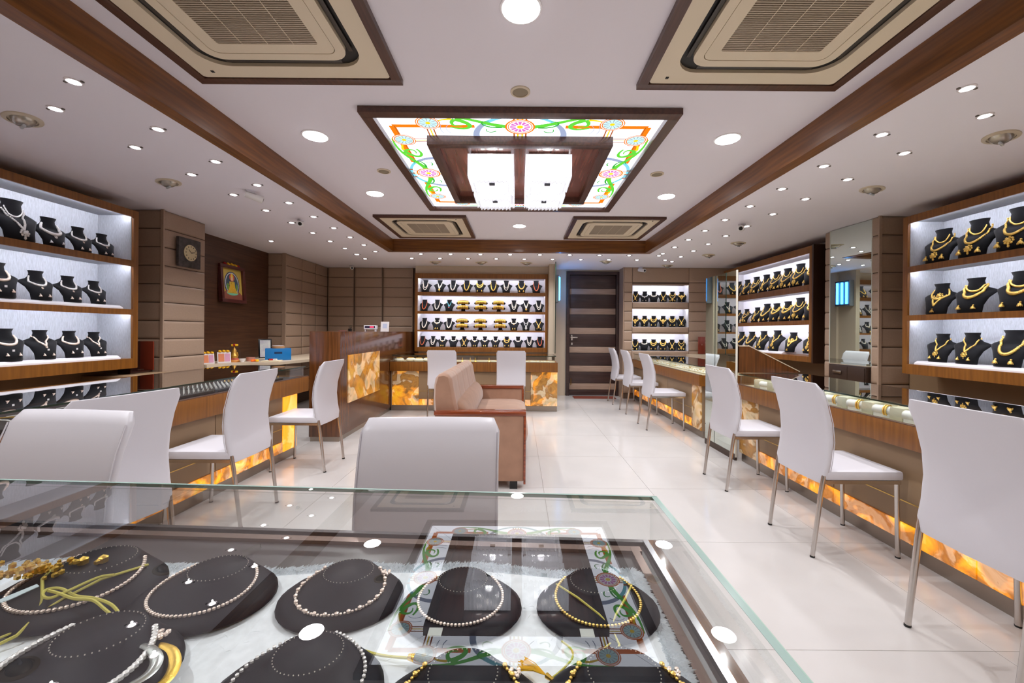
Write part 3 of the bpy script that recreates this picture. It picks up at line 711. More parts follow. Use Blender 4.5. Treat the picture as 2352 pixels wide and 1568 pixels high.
# near counter in the foreground, its top far edge runs slightly askew
NR = math.atan2(.939-1.016, .321+1.285)
N0 = (-1.9, 1.016+.0479*.615)
def nc_pt(x, y, z=0):
    """world -> the near counter's own frame"""
    dx, dy = x-N0[0], y-N0[1]; return (dx*math.cos(-NR)-dy*math.sin(-NR), dx*math.sin(-NR)+dy*math.cos(-NR), z)
NC = empty('foreground_counter', (0, 0, 0), 0, 'large glass topped counter in the foreground with neck displays on white fur', 'counter')
far = lambda x, o=0: N0[1]+(x-N0[0])*math.tan(NR)-o
XA, XB, YN = -1.9, .318, .12
def quad(mb, x0, x1, o0, z0, z1, m=None, near=YN):
    """prism from the skewed far edge (inset o0) to the near edge"""
    return mb.poly([(x0, near, z0), (x1, near, z0), (x1, far(x1, o0), z0), (x0, far(x0, o0), z0)], (0, 0, z1-z0), m)
def band(mb, x0, x1, o0, o1, z0, z1):
    return mb.poly([(x0, far(x0, o1), z0), (x1, far(x1, o1), z0), (x1, far(x1, o0), z0), (x0, far(x0, o0), z0)], (0, 0, z1-z0))
quad(MB(), XA, XB, 0, .816, .825).obj('glass_top', GLN, NC, smooth=False)
MB().box(XB-.011, XB, YN, far(XB)-.001, .8251, .8256).obj('bevel_strip', BEVEL, NC)
band(MB(), XA, XB-.011, .0, .005, .8251, .8256).obj('bevel_strip', BEVEL, NC)
e = band(MB(), XA, XB+.002, -.002, -.0003, .8155, .8253); e.obj('far_edge', GEDGE, NC)
m = MB().box(XB+.0003, XB+.0022, YN, far(XB), .8155, .8253); m.obj('right_edge', GEDGE, NC)
band(MB(), XA, XB-.01, .008, .014, .73, .815).obj('glass_far_side', GLN, NC, smooth=False)
MB().box(XB-.018, XB-.012, YN, far(XB, .014), .73, .815).obj('glass_right_side', GLN, NC, smooth=False)
BRZ = P('bronze_rail', (150, 128, 118), .22, .7); DRL = P('dark_rail', (52, 44, 42), .35)
m = band(MB(), XA, XB-.03, .018, .030, .725, .734); m.box(XB-.036, XB-.024, YN, far(XB, .02), .725, .736); m.obj('steel_rail', P('steel_rail', (140, 138, 140), .2, .9), NC)
m = band(MB(), XA, XB-.05, .046, .066, .725, .733); m.box(XB-.072, XB-.056, YN, far(XB, .05), .725, .734); m.obj('bronze_rail', BRZ, NC)
quad(MB(), XA, XB-.02, .012, .715, .725).obj('case_floor', P('dark_case_floor', (74, 66, 66), .3), NC)
m = band(MB(), XA, XB, 0, .02, .60, .725); m.box(XB-.02, XB, YN, far(XB, .02), .60, .725); m.obj('fascia', WALNUT, NC)
quad(MB(), XA, XB, .02, .60, .61).obj('underside', BEIGE, NC)
MB().box(XA, XB-.03, YN, .50, 0, .60).obj('base_body', BEIGE, NC)
# ------------------------------------------------------------------ cashier desk
t = empty('cashier_desk', (-2.09, 6.0, 0), 0, 'tall polished wooden cashier partition with a marble-like onyx inset', 'desk')
MB().box(-.165, .165, -1.585, 1.72, .05, 1.19, bev=.003).obj('body', DESKW, t)
MB().box(-.155, .158, -1.575, 1.72, 0, .05).obj('skirting', STEEL, t)
MB().box(.165, .18, -1.38, -.36, .385, .925, bev=.002).obj('onyx_inset', ONYXP, t)

# ------------------------------------------------------------------ sofa
t = empty('sofa', (-.29, 3.91, 0), 0, 'brown suede two seat sofa with polished wooden arm rails', 'sofa')
def sb(x0, x1, y0, y1, z0, z1, nm, mat=SUEDE, bev=.0):
    m = MB().box(x0, x1, y0, y1, z0, z1, bev=bev); return m.obj(nm, mat, t)
for s in (-1, 1):
    ya, yb = (-.79, -.70) if s < 0 else (.70, .79)
    sb(-.345, .335, ya, yb, .06, .56, 'arm_panel', bev=.008)
    sb(-.35, .352, ya-.008, yb+.008, .56, .592, 'arm_rail', SOFAW, .005)
    sb(.335, .352, ya-.008, yb+.008, .04, .56, 'arm_post', SOFAW, .003)
    for x in (-.3, .26): MB().box(x-.03, x+.03, min(ya, yb)+.01, min(ya, yb)+.07, 0, .06).obj('foot', BLACKG, t)
sb(-.33, .30, -.70, .70, .08, .30, 'seat_base', bev=.01)
# seat cushions (rounded, bulging to the front)
for a, b in ((-.70, -.003), (.003, .70)):
    rings = []
    for k in range(9):
        u = -1+2*k/8; ww = (1-abs(u)**6)**.5 if abs(u) < 1 else .0; y = (a+b)/2+u*(b-a)/2; ww = .86+.14*ww
        pr = []
        for j in range(16):
            q = 2*PI*j/16; cx = abs(math.cos(q))**.45*math.copysign(1, math.cos(q)); cz = abs(math.sin(q))**.6*math.copysign(1, math.sin(q))
            pr.append((.085+.29*cx*ww, y, .375+.085*cz*ww))
        rings.append(pr)
    MB().loft(rings).obj('seat_cushion', SUEDE, t, ang=60)
# back rest: rolled top, leaning back, vertical channels
m = MB(); rings = []
for k in range(57):
    y = -.755+1.51*k/56; ph = (y+.755)/1.51*5; gr = .006*max(0, 1-abs((ph % 1)-.0)*12)+.006*max(0, 1-abs((ph % 1)-1)*12)
    if k in (0, 56): gr += .012
    pr = [(-.355+gr, y, .565), (-.365+gr, y, .68), (-.362+gr, y, .78), (-.352+gr, y, .835-gr), (-.325, y, .868-gr), (-.285, y, .876-gr), (-.25, y, .862-gr), (-.225-gr, y, .825-gr), (-.215-gr, y, .76), (-.20-gr, y, .68), (-.17-gr, y, .565), (-.16-gr, y, .5)]
    rings.append(pr)
m.loft(rings).obj('backrest', SUEDE, t, ang=50)
m = MB()
MB().loft([[(-.175+.075*w_*math.cos(q)-.02*math.sin(q), y, .535+.115*w_*math.sin(q)) for q in [2*PI*j/14 for j in range(14)]] for y, w_ in ((-.70, .6), (-.69, .85), (-.64, 1), (0, 1.06), (.64, 1), (.69, .85), (.70, .6))]).obj('bolster_cushion', SUEDE, t, ang=60)
sb(-.36, -.30, -.70, .70, .06, .56, 'back_panel')

# ------------------------------------------------------------------ chairs
def chair():
    t = empty('side_chair')
    # back: curved slab
    rings = []
    prof = [(.395, -.175), (.45, -.166), (.52, -.152), (.62, -.142), (.72, -.150), (.82, -.175), (.90, -.205), (.935, -.220)]
    n = 20
    for i, (z, y) in enumerate(prof):
        hw = .205 if 0 < i < len(prof)-1 else .19; th = .021 if 0 < i < len(prof)-1 else .010
        if i == len(prof)-2: hw = .207
        r = []
        for j in range(n):
            q = 2*PI*j/n; cx = math.copysign(abs(math.cos(q))**.22, math.cos(q)); cy = math.copysign(abs(math.sin(q))**.6, math.sin(q))
            x = hw*cx; r.append((x, y-.012*(1-(x/.2)**2)+th*cy+.0, z))
        rings.append(r)
    MB().loft(rings).obj('backrest', WHITE, t, ang=70)
    for q in (-.2025, .2025): MB().tube([(q, y+.0165, z) for z, y in prof[1:-1]], .0022, 5).obj('piping', WHITE, t)
    b = MB().box(-.205, .205, -.175, .245, .418, .468, bev=.014).obj('seat', WHITE, t, ang=50)
    m = MB().box(-.20, -.185, -.17, .235, .398, .418).box(.185, .20, -.17, .235, .398, .418).box(-.185, .185, .215, .235, .398, .418).box(-.185, .185, -.17, -.155, .398, .418)
    m.obj('seat_frame', CHROME, t)
    for s in (-1, 1):
        l = MB().tube([(s*.19, -.172, .44), (s*.188, -.185, .36), (s*.186, -.228, .006)], [.012, .0125, .011], 10).obj('leg', CHROME, t)
        MB().tube([(s*.186, -.229, 0), (s*.186, -.228, .008)], .0125, 10).obj('foot_cap', BLACKG, l)
        l = MB().tube([(s*.188, .222, .40), (s*.187, .230, .006)], .0118, 10).obj('leg', CHROME, t)
        MB().tube([(s*.187, .2305, 0), (s*.187, .230, .008)], .0125, 10).obj('foot_cap', BLACKG, l)
    return t
chp = freeze(chair())
CH = [(-1.90, 2.66, 90, 'pulled up to the left counter, middle of its three chairs'),
      (-1.86, 3.65, 90, 'at the far end of the left counter near the cashier desk'),
      (-1.80, 1.72, 78, 'at the left counter behind the nearest left chair'),
      (1.82, 3.30, -90, 'at the right side next to the tall mirror panel'),
      (1.82, 2.39, -90, 'at the near right counter, in the middle with its seat showing'),
      (1.84, 1.50, -90, 'at the right counter nearest the camera'),
      (1.82, 5.235, -90, 'at the far right counter, nearest of its three'),
      (1.82, 6.215, -90, 'at the far right counter, second of its three'),
      (1.81, 7.015, -90, 'at the far right counter, farthest by the striped door'),
      (-1.075, 5.93, 0, 'at the back counter, left one behind the sofa'),
      (-.10, 5.935, 0, 'at the back counter, right one behind the sofa'),
      (-.255, 1.03, 182, 'behind the foreground counter, in the centre facing it'),
      (-1.44, 1.105, 176, 'behind the foreground counter at the left edge')]
for i, (x, y, a, wd) in enumerate(CH):
    o = chp if i == 0 else copy_tree(chp)
    o.location = (x, y, 0); o.rotation_euler = (0, 0, math.radians(a)); tag(o, 'white leather chair %s' % wd, 'chair', 'white leather chairs')

# ------------------------------------------------------------------ jewellery busts
LV = [(0, .28, .12, -.20), (.05, .29, .15, -.20), (.22, .30, .16, -.17), (.42, .37, .14, -.10), (.54, .46, .12, -.02), (.60, .50, .09, .035), (.65, .44, .10, .06), (.72, .27, .12, .06), (.80, .20, .13, .055), (.90, .18, .13, .05), (1.0, .215, .15, .04)]
def lev(z):
    z = min(max(z, 0), 1)
    for (a, b) in zip(LV, LV[1:]):
        if z <= b[0]: f = (z-a[0])/(b[0]-a[0]); return [a[i]+(b[i]-a[i])*f for i in range(4)]
    return LV[-1]
def front(x, z):
    _, hw, df, yc = lev(z); return yc-df*math.sqrt(max(0, 1-(x/hw)**2))
def bustmesh():
    rings = []; n = 20
    for z, hw, df, yc in LV:
        r = []
        for j in range(n):
            q = 2*PI*j/n; x = hw*math.cos(q); s = math.sin(q); r.append((x, yc-df*s if s > 0 else yc-.05*s, z))
        rings.append(r)
    return MB().loft(rings).mesh('display_bust', VELVET, True, 50)
BM = bustmesh()
def chain(zb, zt=.80, a=.2, kind='U', r=.014, n=34, two=None, m=None):
    mb = m or MB()
    for k in range(n+1):
        s = -1+2*k/n
        if kind == 'U': x = a*math.sin(s*PI/2); z = zb+(zt-zb)*(1-math.cos(s*PI/2))**1.0
        elif kind == 'V': x = a*s; z = zb+(zt-zb)*abs(s)**1.05
        elif kind == 'C': x = a*1.25*math.sin(s*PI/2)*(1.0 if abs(s) < .6 else 1-.35*(abs(s)-.6)/.4); z = zb+(zt-zb)*(1-math.cos(s*PI/2))
        rr = 1.4*r*(1.25-.45*abs(s)); y = front(x, z)
        mb.bead((x, y-rr*.45, z), rr, sy=.7)
    return mb
def cluster(mb, x, z, r, n=8):
    y = front(x, z); mb.bead((x, y-r*.3, z), r*.55, sy=.5)
    for k in range(n): a = 2*PI*k/n; mb.bead((x+r*.72*math.cos(a), front(x+r*.72*math.cos(a), z+r*.72*math.sin(a))-r*.15, z+r*.72*math.sin(a)), r*.32, sy=.6)
    return mb
def jhumka(x, z, r):
    r *= 1.3
    m = MB(); y = front(x, z); m.bead((x, y-r*.3, z+r*.9), r*.4); m.lathe([(r*.15, r*.7), (r*.5, r*.3), (r*.8, -.3*r), (r*.8, -.5*r)], (x, y-r*.6, z), 10)
    for k in range(8): a = 2*PI*k/8; m.bead((x+r*.7*math.cos(a), y-r*.6+r*.7*math.sin(a), z-r*.65), r*.16)
    return m
STY = {}
def S_(nm, desc, mat, ch_, pend=None, ear=None, pm=None, tagc=False):
    STY[nm] = (desc, mat, ch_, pend, ear, pm or mat, tagc)
S_('dlong', 'white stone necklace with large pendant', DIAM, [(.28, .82, .24, 'V', .019), (.60, .82, .17, 'U', .015)], (0, .20, .10), None, DIAM)
S_('dchok', 'broad white stone collar with hanging drop', DIAM, [(.44, .78, .25, 'C', .036)], (0, .36, .05), (.17, .17, .038), DIAM)
S_('dmid', 'white stone necklace with centre drop', DIAM, [(.50, .80, .24, 'C', .026)], (0, .42, .035), (.13, .16, .038), ROSE)
S_('drose', 'pink and white stone collar with earrings', ROSE, [(.50, .78, .25, 'C', .029)], None, (.15, .2, .036), ROSE, True)
S_('dv', 'fine pinkish stone necklace with small pendant', ROSE, [(.46, .80, .23, 'V', .022)], (0, .42, .04), (.13, .16, .034), ROSE, True)
S_('glong', 'long gold necklace with round pendant', GOLD, [(.38, .82, .25, 'U', .022), (.62, .82, .17, 'U', .016)], (0, .24, .10), (.20, .16, .055))
S_('gchok', 'heavy gold collar necklace with earrings', GOLD, [(.44, .80, .25, 'U', .032), (.62, .80, .2, 'U', .022)], (0, .44, .05), (.17, .16, .05))
S_('gv', 'V shaped gold chain with pendant', GOLD, [(.38, .82, .22, 'V', .021)], (0, .30, .09), (.14, .16, .042))
S_('gbroad', 'broad plain gold necklace with bell earrings', GOLD, [(.34, .82, .24, 'U', .030)], None, (.16, .14, .055))
S_('gbib', 'gold bib necklace with medallion centre', GOLD, [(.50, .80, .24, 'C', .026), (.30, .62, .17, 'V', .022)], (0, .60, .11), (.0, .12, .05))
S_('pearl', 'double string of pearls', PEARL, [(.22, .86, .20, 'U', .022), (.40, .84, .17, 'U', .018)])
S_('pearl1', 'thick pearl string', PEARL, [(.20, .86, .2, 'U', .032)])
S_('gstr', 'plain gold bead string', DGOLD, [(.20, .86, .2, 'U', .028)])
S_('coral', 'coral and gold bead string', CORAL, [(.20, .86, .2, 'U', .026)], None, None, GOLD)
S_('pp', 'pearl string with gold pendant', PEARL, [(.32, .86, .2, 'V', .030)], (0, .24, .085), None, GOLD)
S_('teal', 'teal bead necklace with pink drop', TEAL, [(.42, .86, .18, 'V', .024)], (0, .36, .05), None, P('pink_stone', (230, 110, 120), .3))
S_('chokp', 'short pale choker with earrings', PEARL, [(.56, .80, .2, 'C', .034)], (0, .55, .08), (.09, .14, .05), GOLD)
S_('chok2', 'short pale collar necklace', PEARL, [(.56, .78, .22, 'C', .034)])
TPL = {}
def necklace(style):
    if style in TPL: return copy_tree(TPL[style])
    desc, mat, chs, pend, ear, pm, tg = STY[style]
    m = MB()
    for q in chs: chain(*q, m=m)
    o = link('necklace', m.mesh('necklace', mat, True, 60))
    if pend:
        mm = cluster(MB(), *pend)
        if pend[2] > .06: mm.bead((pend[0], front(0, pend[1])-.02, pend[1]-pend[2]*1.25), pend[2]*.3, sz=1.4)
        mm.obj('pendant', pm, o, ang=60)
    if ear:
        for s in (-1, 1): jhumka(s*ear[0]-(.0), ear[1], ear[2]).obj('earring', pm, o, ang=60)
    if tg: MB().box(-.02, .035, front(.03, .34)-.03, front(.03, .34)-.02, .30, .36).obj('price_tag', PAPER, o)
    freeze(o); TPL[style] = o; return o
def place(x, y, z, H, rz, style, where, grp):
    b = link('display_bust', BM); b.location = (x, y, z); b.rotation_euler = (0, 0, rz); b.scale = (H, H, H)
    tag(b, 'black velvet bust, %s' % where, 'bust', 'busts ' + grp)
    n = necklace(style); n.location = (x, y, z); n.rotation_euler = (0, 0, rz); n.scale = (H, H, H)
    tag(n, '%s, %s' % (STY[style][0], where), 'necklace', 'necklaces ' + grp)
def row(items, z, Hs, rz, posf, where, grp, count='from left'):
    for i, (p, st) in enumerate(items):
        x, y = posf(p); H = Hs[i] if isinstance(Hs, list) else Hs
        place(x, y, z, H, rz, st, '%s %s, %s' % (ORD[i], count, where), grp)
g = 'in the left cabinet'
def LXf(p): return (-3.68, p)
A = math.radians
row([(2.72, 'dchok'), (2.97, 'dlong'), (3.20, 'dchok'), (3.415, 'dmid'), (3.61, 'dmid')], 1.828, [.27, .30, .235, .215, .205], A(86), LXf, 'top shelf of left cabinet', g)
row([(2.66, 'drose'), (2.88, 'drose'), (3.12, 'dmid'), (3.34, 'dmid'), (3.545, 'dmid')], 1.412, [.25, .25, .225, .215, .20], A(86), LXf, 'middle shelf of left cabinet', g)
row([(2.72, 'dv'), (2.93, 'drose'), (3.15, 'dv'), (3.355, 'drose'), (3.55, 'dv')], .962, [.22, .235, .225, .22, .21], A(86), LXf, 'bottom shelf of left cabinet', g)
g = 'in the near right cabinet'
def RXf(p): return (3.75, p)
row([(3.62, 'glong'), (3.34, 'glong'), (3.06, 'glong'), (2.78, 'gchok')], 1.828, [.305, .315, .33, .33], A(-82), RXf, 'top shelf of near right cabinet', g)
row([(3.63, 'gbib'), (3.36, 'gchok'), (3.05, 'gchok'), (2.76, 'gbroad')], 1.38, [.275, .29, .30, .30], A(-82), RXf, 'middle shelf of near right cabinet', g)
row([(3.62, 'gv'), (3.385, 'gv'), (3.10, 'gbroad'), (2.82, 'gbroad')], .962, [.25, .26, .28, .28], A(-82), RXf, 'bottom shelf of near right cabinet', g)
g = 'in the far right cabinet'
def RRf(p): return (3.76, p)
row([(7.0, 'gv'), (6.74, 'gv'), (6.48, 'glong'), (6.22, 'gv'), (5.97, 'glong'), (5.73, 'glong'), (5.47, 'glong'), (5.20, 'gchok')], 1.815, [.27, .27, .28, .28, .29, .30, .32, .32], A(-80), RRf, 'top shelf of far right cabinet', g)
row([(7.0, 'gv'), (6.75, 'glong'), (6.45, 'gv'), (6.2, 'gbroad'), (5.97, 'gchok'), (5.72, 'gchok'), (5.47, 'glong'), (5.20, 'gchok')], 1.373, [.23, .23, .24, .28, .27, .28, .31, .31], A(-80), RRf, 'middle shelf of far right cabinet', g)
row([(6.9, 'gbroad'), (6.6, 'gbroad'), (6.28, 'gv'), (5.95, 'gv'), (5.6, 'gbib'), (5.24, 'gv')], .952, [.28, .28, .29, .30, .27, .27], A(-80), RRf, 'bottom shelf of far right cabinet', g)
g = 'in the back display case'
def BXf(u): return ((u-1191)*7.52/940, 7.56)
row([(976, 'pearl'), (1009, 'pp'), (1039.5, 'pearl1'), (1071, 'gstr'), (1101, 'gchok'), (1132.5, 'gstr'), (1162, 'pearl'), (1197, 'gbroad'), (1231, 'coral')], 1.907, .235, 0, BXf, 'top shelf of back case', g)
for ln, z, a, b in ((('second'), 1.562, ['coral', 'pearl1', 'teal'], ['pearl', 'pp', 'pearl']), (('third'), 1.225, ['pearl1', 'chokp', 'pearl1'], ['chokp', 'dlong', 'gv'])):
    row([(974, a[0]), (1003, a[1]), (1031, a[2])], z, .22, 0, BXf, ln+' shelf of back case, left part', g)
    row([(1180, b[0]), (1208, b[1]), (1237, b[2])], z, .22, 0, BXf, ln+' shelf of back case, right part', g)
row(list(zip([970, 994, 1016, 1041, 1066, 1090, 1113.5, 1138, 1164, 1190, 1216, 1240], ['coral', 'pearl', 'chokp', 'chok2', 'gv', 'chokp', 'chokp', 'chokp', 'gchok', 'chok2', 'pearl', 'coral'])), .913, .20, 0, BXf, 'lowest shelf of back case', g)
g = 'in the wall niches'
def NXf(u): return ((u-1191)*7.58/940, 7.60)
us = [1460, 1481, 1502, 1524, 1545, 1566]
for ln, z, st in (('top', 1.762, ['gv', 'dmid', 'chok2', 'gv', 'glong', 'gbib']), ('middle', 1.311, ['gbib', 'gbib', 'gchok', 'gbib', 'gchok', 'gv']), ('bottom', .875, ['gbroad', 'chok2', 'gchok', 'gchok', 'gv', 'glong'])):
    row(list(zip(us, st)), z, .205, A(-22), NXf, ln+' niche of padded wall', g)

# bracelet stands in the back case
def bstand():
    t = empty('bracelet_stand')
    m = MB().box(-.05, .05, -.03, .03, 0, .012, bev=.003).box(-.035, .035, -.012, .012, .012, .16)
    m.obj('post', VELVET, t)
    for z, y in ((.055, -.04), (.15, -.01)):
        MB().tube([(-.12, y, z), (-.11, y, z+.008), (0, y, z+.02), (.11, y, z+.008), (.12, y, z)], [.012, .022, .026, .022, .012], 10).obj('padded_bar', VELVET, t)
    return t
bs = freeze(bstand())
def bracelet_mesh(n, mat):
    m = MB()
    for k in range(n):
        x = -.095+.19*k/(n-1); z = .02*(1-(x/.12)**2); m.tube([(x, .034*math.cos(q), z+.034*math.sin(q)) for q in [2*PI*j/14 for j in range(14)]], .0032+.0022*(k % 3 == 1), 5, closed=True)
    return m.mesh('bracelet_row', mat, True)
b1 = bracelet_mesh(19, DGOLD)
i = 0
for z, us_, ln in ((1.562, (1063, 1104, 1145), 'second'), (1.225, (1061, 1103, 1149), 'third')):
    for j, u in enumerate(us_):
        o = bs if i == 0 else copy_tree(bs); i += 1
        x, y = BXf(u); o.location = (x, y, z); ww = ['left', 'middle', 'right'][j]
        tag(o, 'black two tier bracelet stand, %s one on the %s shelf of the back case' % (ww, ln), 'stand', 'bracelet stands')
        for zz_, yy, tier in ((.055, -.04, 'lower'), (.15, -.01, 'upper')):
            c_ = link('gold_bangle_row', b1); c_.location = (x, y+yy, z+zz_+.01); c_['kind'] = 'stuff'
            tag(c_, 'row of gold bangles on the %s bar of the %s stand, %s shelf' % (tier, ww, ln), 'bangles', 'gold bangle rows')

# ------------------------------------------------------------------ glass side partition and insect trap by the back case
struct('trim_15', MB().box(.53, .612, 7.15, YB-.001, 0, ZO-.001), WALLC)
struct('trim_16', MB().box(-1.88, .528, 7.44, YB-.001, 2.25, ZO-.001), WALLC)
m = MB().box(.60, .608, 6.74, 7.145, .85, 2.36).obj('glass_partition', GL); tag(m, 'clear glass side partition at the right end of the back display case', 'partition')
MB().box(.598, .61, 6.735, 6.742, .85, 2.36).obj('dark_edge', GEDGED, m)
t = empty('insect_trap', (.613, 7.34, 1.97), 0, 'grey wall mounted electric insect trap with glowing blue tubes', 'insect trap')
MB().box(0, .09, -.16, .15, -.24, .24, bev=.015).obj('housing', P('trap_grey', (120, 128, 134), .4), t)
for k in range(3):
    MB().tube([(.102, -.10+.095*k, -.2), (.102, -.10+.095*k, .2)], .018, 10).obj('blue_tube', emis('uv_tube', (60, 160, 255), 9), t)
MB().box(.09, .10, -.15, .14, -.23, -.215).box(.09, .10, -.15, .14, .215, .23).obj('guard', CHROME, t)

# ------------------------------------------------------------------ wall clock and framed picture
t = empty('wall_clock', (-3.522, 4.345, 2.01), PI/2, 'square dark wall clock with a cream round face on the left padded column', 'clock')
MB().box(-.145, .145, -.03, .0, -.155, .15, bev=.006).obj('case', P('clock_pewter', (84, 78, 76), .45, .5, noise=.5, nscale=25, bump=.6), t)
def flip(m):
    m.v = [(a, -.03-c_, b) for a, b, c_ in m.v]; return m
fc = flip(MB().lathe([(.085, 0), (.085, .006), (.078, .008)], n=32)).obj('clock_face', P('clock_cream', (206, 190, 150), .5), t)
m = MB()
for k in range(12):
    a = k*PI/6; m.box(.066*math.sin(a)-.003, .066*math.sin(a)+.003, -.0405, -.039, .066*math.cos(a)-.007, .066*math.cos(a)+.007)
m.obj('hour_marks', BLACKG, t)
m = MB().add([(-.004, -.042, 0), (.004, -.042, 0), (-.03, -.042, .035), (-.034, -.042, .031)], [(0, 1, 2, 3)]).add([(0, -.0425, .004), (0, -.0425, -.004), (.055, -.0425, .012), (.055, -.0425, .016)], [(0, 1, 2, 3)])
m.obj('clock_hands', BLACKG, t, smooth=False)

t = empty('framed_picture', (-3.865, 5.51, 1.56), PI/2, 'small framed gold devotional painting with flowers on top, hung on the dark wall', 'picture'); t.rotation_euler = (-.07, 0, PI/2)
pw, ph = .235, .5
m = MB().box(-pw, pw, -.05, 0, 0, .045, bev=.004).box(-pw, pw, -.05, 0, ph-.045, ph, bev=.004).box(-pw, -pw+.045, -.05, 0, .045, ph-.045, bev=.004).box(pw-.045, pw, -.05, 0, .045, ph-.045, bev=.004)
m.obj('frame', P('maroon_frame', (84, 34, 32), .3, coat=.4), t)
def flat(name, col, pts, yy, par, r=.5, me=0):
    return MB().add([(a, yy, b) for a, b in pts], [tuple(range(len(pts)))]).obj(name, P('paint_'+name, col, r, me), par, smooth=False)
def ell(cx, cz, rx, rz_, n=20): return [(cx+rx*math.cos(2*PI*k/n), cz+rz_*math.sin(2*PI*k/n)) for k in range(n)]
cv = flat('canvas', (196, 168, 78), [(-.19, .045), (.19, .045), (.19, .455), (-.19, .455)], -.02, t)
flat('arch', (46, 58, 100), ell(0, .25, .145, .17), -.0205, t)
flat('rim', (206, 214, 220), ell(0, .255, .128, .152), -.021, t)
flat('sky', (60, 78, 96), ell(0, .255, .115, .14), -.0215, t)
flat('ground', (150, 84, 66), [(-.19, .045), (.19, .045), (.19, .11), (.12, .16), (-.12, .16), (-.19, .11)], -.022, t)
flat('seat', (120, 200, 160), ell(0, .135, .11, .035), -.0225, t)
flat('robe', (214, 176, 60), [(-.10, .13), (.10, .13), (.055, .21), (.05, .285), (-.05, .285), (-.055, .21)], -.023, t)
flat('sash', (222, 170, 40), [(-.05, .15), (.06, .15), (.02, .26), (-.02, .26)], -.0235, t)
flat('halo', (200, 90, 70), ell(0, .34, .05, .052), -.0235, t)
flat('head', (226, 190, 150), ell(0, .325, .024, .03), -.024, t)
flat('crown', (236, 200, 70), [(-.026, .345), (.026, .345), (.014, .385), (0, .40), (-.014, .385)], -.0242, t)
m = MB()
for k in range(26):
    a = -.25*PI+1.5*PI*k/25; m.bead((.122*math.cos(a), -.0225, .255+.146*math.sin(a)), .0065, n=5, sy=.3)
m.obj('pearl_dots', P('paint_pearl', (214, 214, 206), .4), t)
m = MB()
for k in range(30): m.bead((R.uniform(-.075, .075), -.024, .13+.17*R.random()), .006, n=5, sy=.3)
m.obj('gilding', P('paint_gilt', (232, 196, 84), .3, .6), t)
for s in (-1, 1): flat('attendant', (104, 150, 74), ell(s*.085, .215, .02, .045), -.0232, t)
for s in (-1, 1): flat('column_band', (226, 196, 90), [(s*.17, .06), (s*.185, .06), (s*.185, .44), (s*.17, .44)], -.021, t)
def blossoms(parent, lst, r, nm='flower'):
    for x, y, z, mt in lst:
        m = MB()
        for k in range(7): a = k*.9; m.bead((x+r*.5*math.cos(a), y+r*.5*math.sin(a), z+r*.3*math.sin(k*2)), r*.6)
        m.bead((x, y, z+r*.2), r*.7); m.obj(nm, mt, parent)
blossoms(t, [(-.13, -.03, ph+.01, REDF), (-.07, -.03, ph+.012, YEL), (.0, -.03, ph+.016, YEL), (.07, -.03, ph+.01, YEL), (.12, -.03, ph+.008, REDF)], .024)

# ------------------------------------------------------------------ altar ledge things
ZL = .801
def photo(x, y, h, w_, rz, lab, col2):
    t = empty('framed_photo', (x, y, ZL), rz, lab, 'photo frame'); t.rotation_euler = (-.15, 0, rz)
    MB().box(-w_/2, w_/2, 0, .012, 0, h, bev=.002).obj('frame', P('white_frame', (226, 222, 224), .5), t)
    a = MB().box(-w_*.42, w_*.0, -.003, 0, h*.12, h*.86).obj('print', P('print_warm', col2, .5), t)
    MB().box(w_*.04, w_*.42, -.003, 0, h*.12, h*.86).obj('print', P('print_pink', (206, 150, 178), .5), t)
    blossoms(t, [(-.04, .0, h+.01, YEL), (.0, .0, h+.012, YEL), (.04, 0, h+.01, YEL)], .018)
    return t
photo(-3.60, 4.76, .12, .12, 1.0, 'small framed photo with two marigolds beside the padded column', (214, 128, 86))
photo(-3.54, 4.93, .13, .14, .9, 'white framed double photo topped with three marigolds', (208, 200, 160))
t = empty('glass_dome_idol', (-3.54, 5.10, ZL), 0, 'golden idol figure under a clear glass dome on an orange base', 'ornament')
MB().lathe([(.075, 0), (.075, .02), (.07, .026)], n=24).obj('base', P('orange_base', (206, 130, 50), .5), t)
MB().lathe([(.04, .026), (.035, .05), (.042, .075), (.03, .10), (.022, .12), (.024, .14), (.012, .165), (.002, .19)], n=12).obj('figure', P('idol_gold', (226, 170, 76), .35, .5), t)
MB().lathe([(.05, .026), (.045, .045), (.02, .05)], n=14).obj('cloth', P('red_cloth', (180, 80, 60), .7), t)
for s in (-1, 1): MB().tube([(s*.02, 0, .10), (s*.045, 0, .08), (s*.04, -.01, .12)], .008, 6).obj('arm', P('idol_gold', (226, 170, 76), .35, .5), t)
MB().lathe([(.062, .022), (.062, .14), (.055, .17), (.035, .19), (.005, .198)], n=24).obj('glass_dome', glass('dome_glass', (.95, .97, .97), 1.3), t)
blossoms(t, [(-.02, 0, .205, YEL), (.005, 0, .21, REDF), (.028, 0, .207, YEL)], .018)
t = empty('white_bowl', (-3.42, 5.07, ZL), 0, 'small white bowl beside the glass dome', 'bowl')
MB().lathe([(.02, 0), (.022, .006), (.035, .04), (.032, .04), (.018, .01)], n=18).obj('bowl_body', PAPER, t)
t = empty('tin', (-3.44, 5.26, ZL), 0, 'small pinkish open tin between the bowl and the blue box', 'tin')
MB().lathe([(.048, 0), (.05, .05), (.046, .05), (.045, .004)], n=20).obj('tin_body', P('pink_tin', (196, 140, 124), .4, .3), t)
t = empty('orange_flower_garland', (-3.32, 5.14, ZL), 0, 'orange flowers lying in front of the pink tin', 'flowers')
blossoms(t, [(-.02, 0, .012, ORF), (.01, .02, .014, ORF), (.035, .01, .012, YEL), (-.03, .03, .012, ORF)], .02)
t = empty('cream_tray', (-3.14, 5.22, ZL), .2, 'cream shallow tray with small packets in front of the blue box', 'tray')
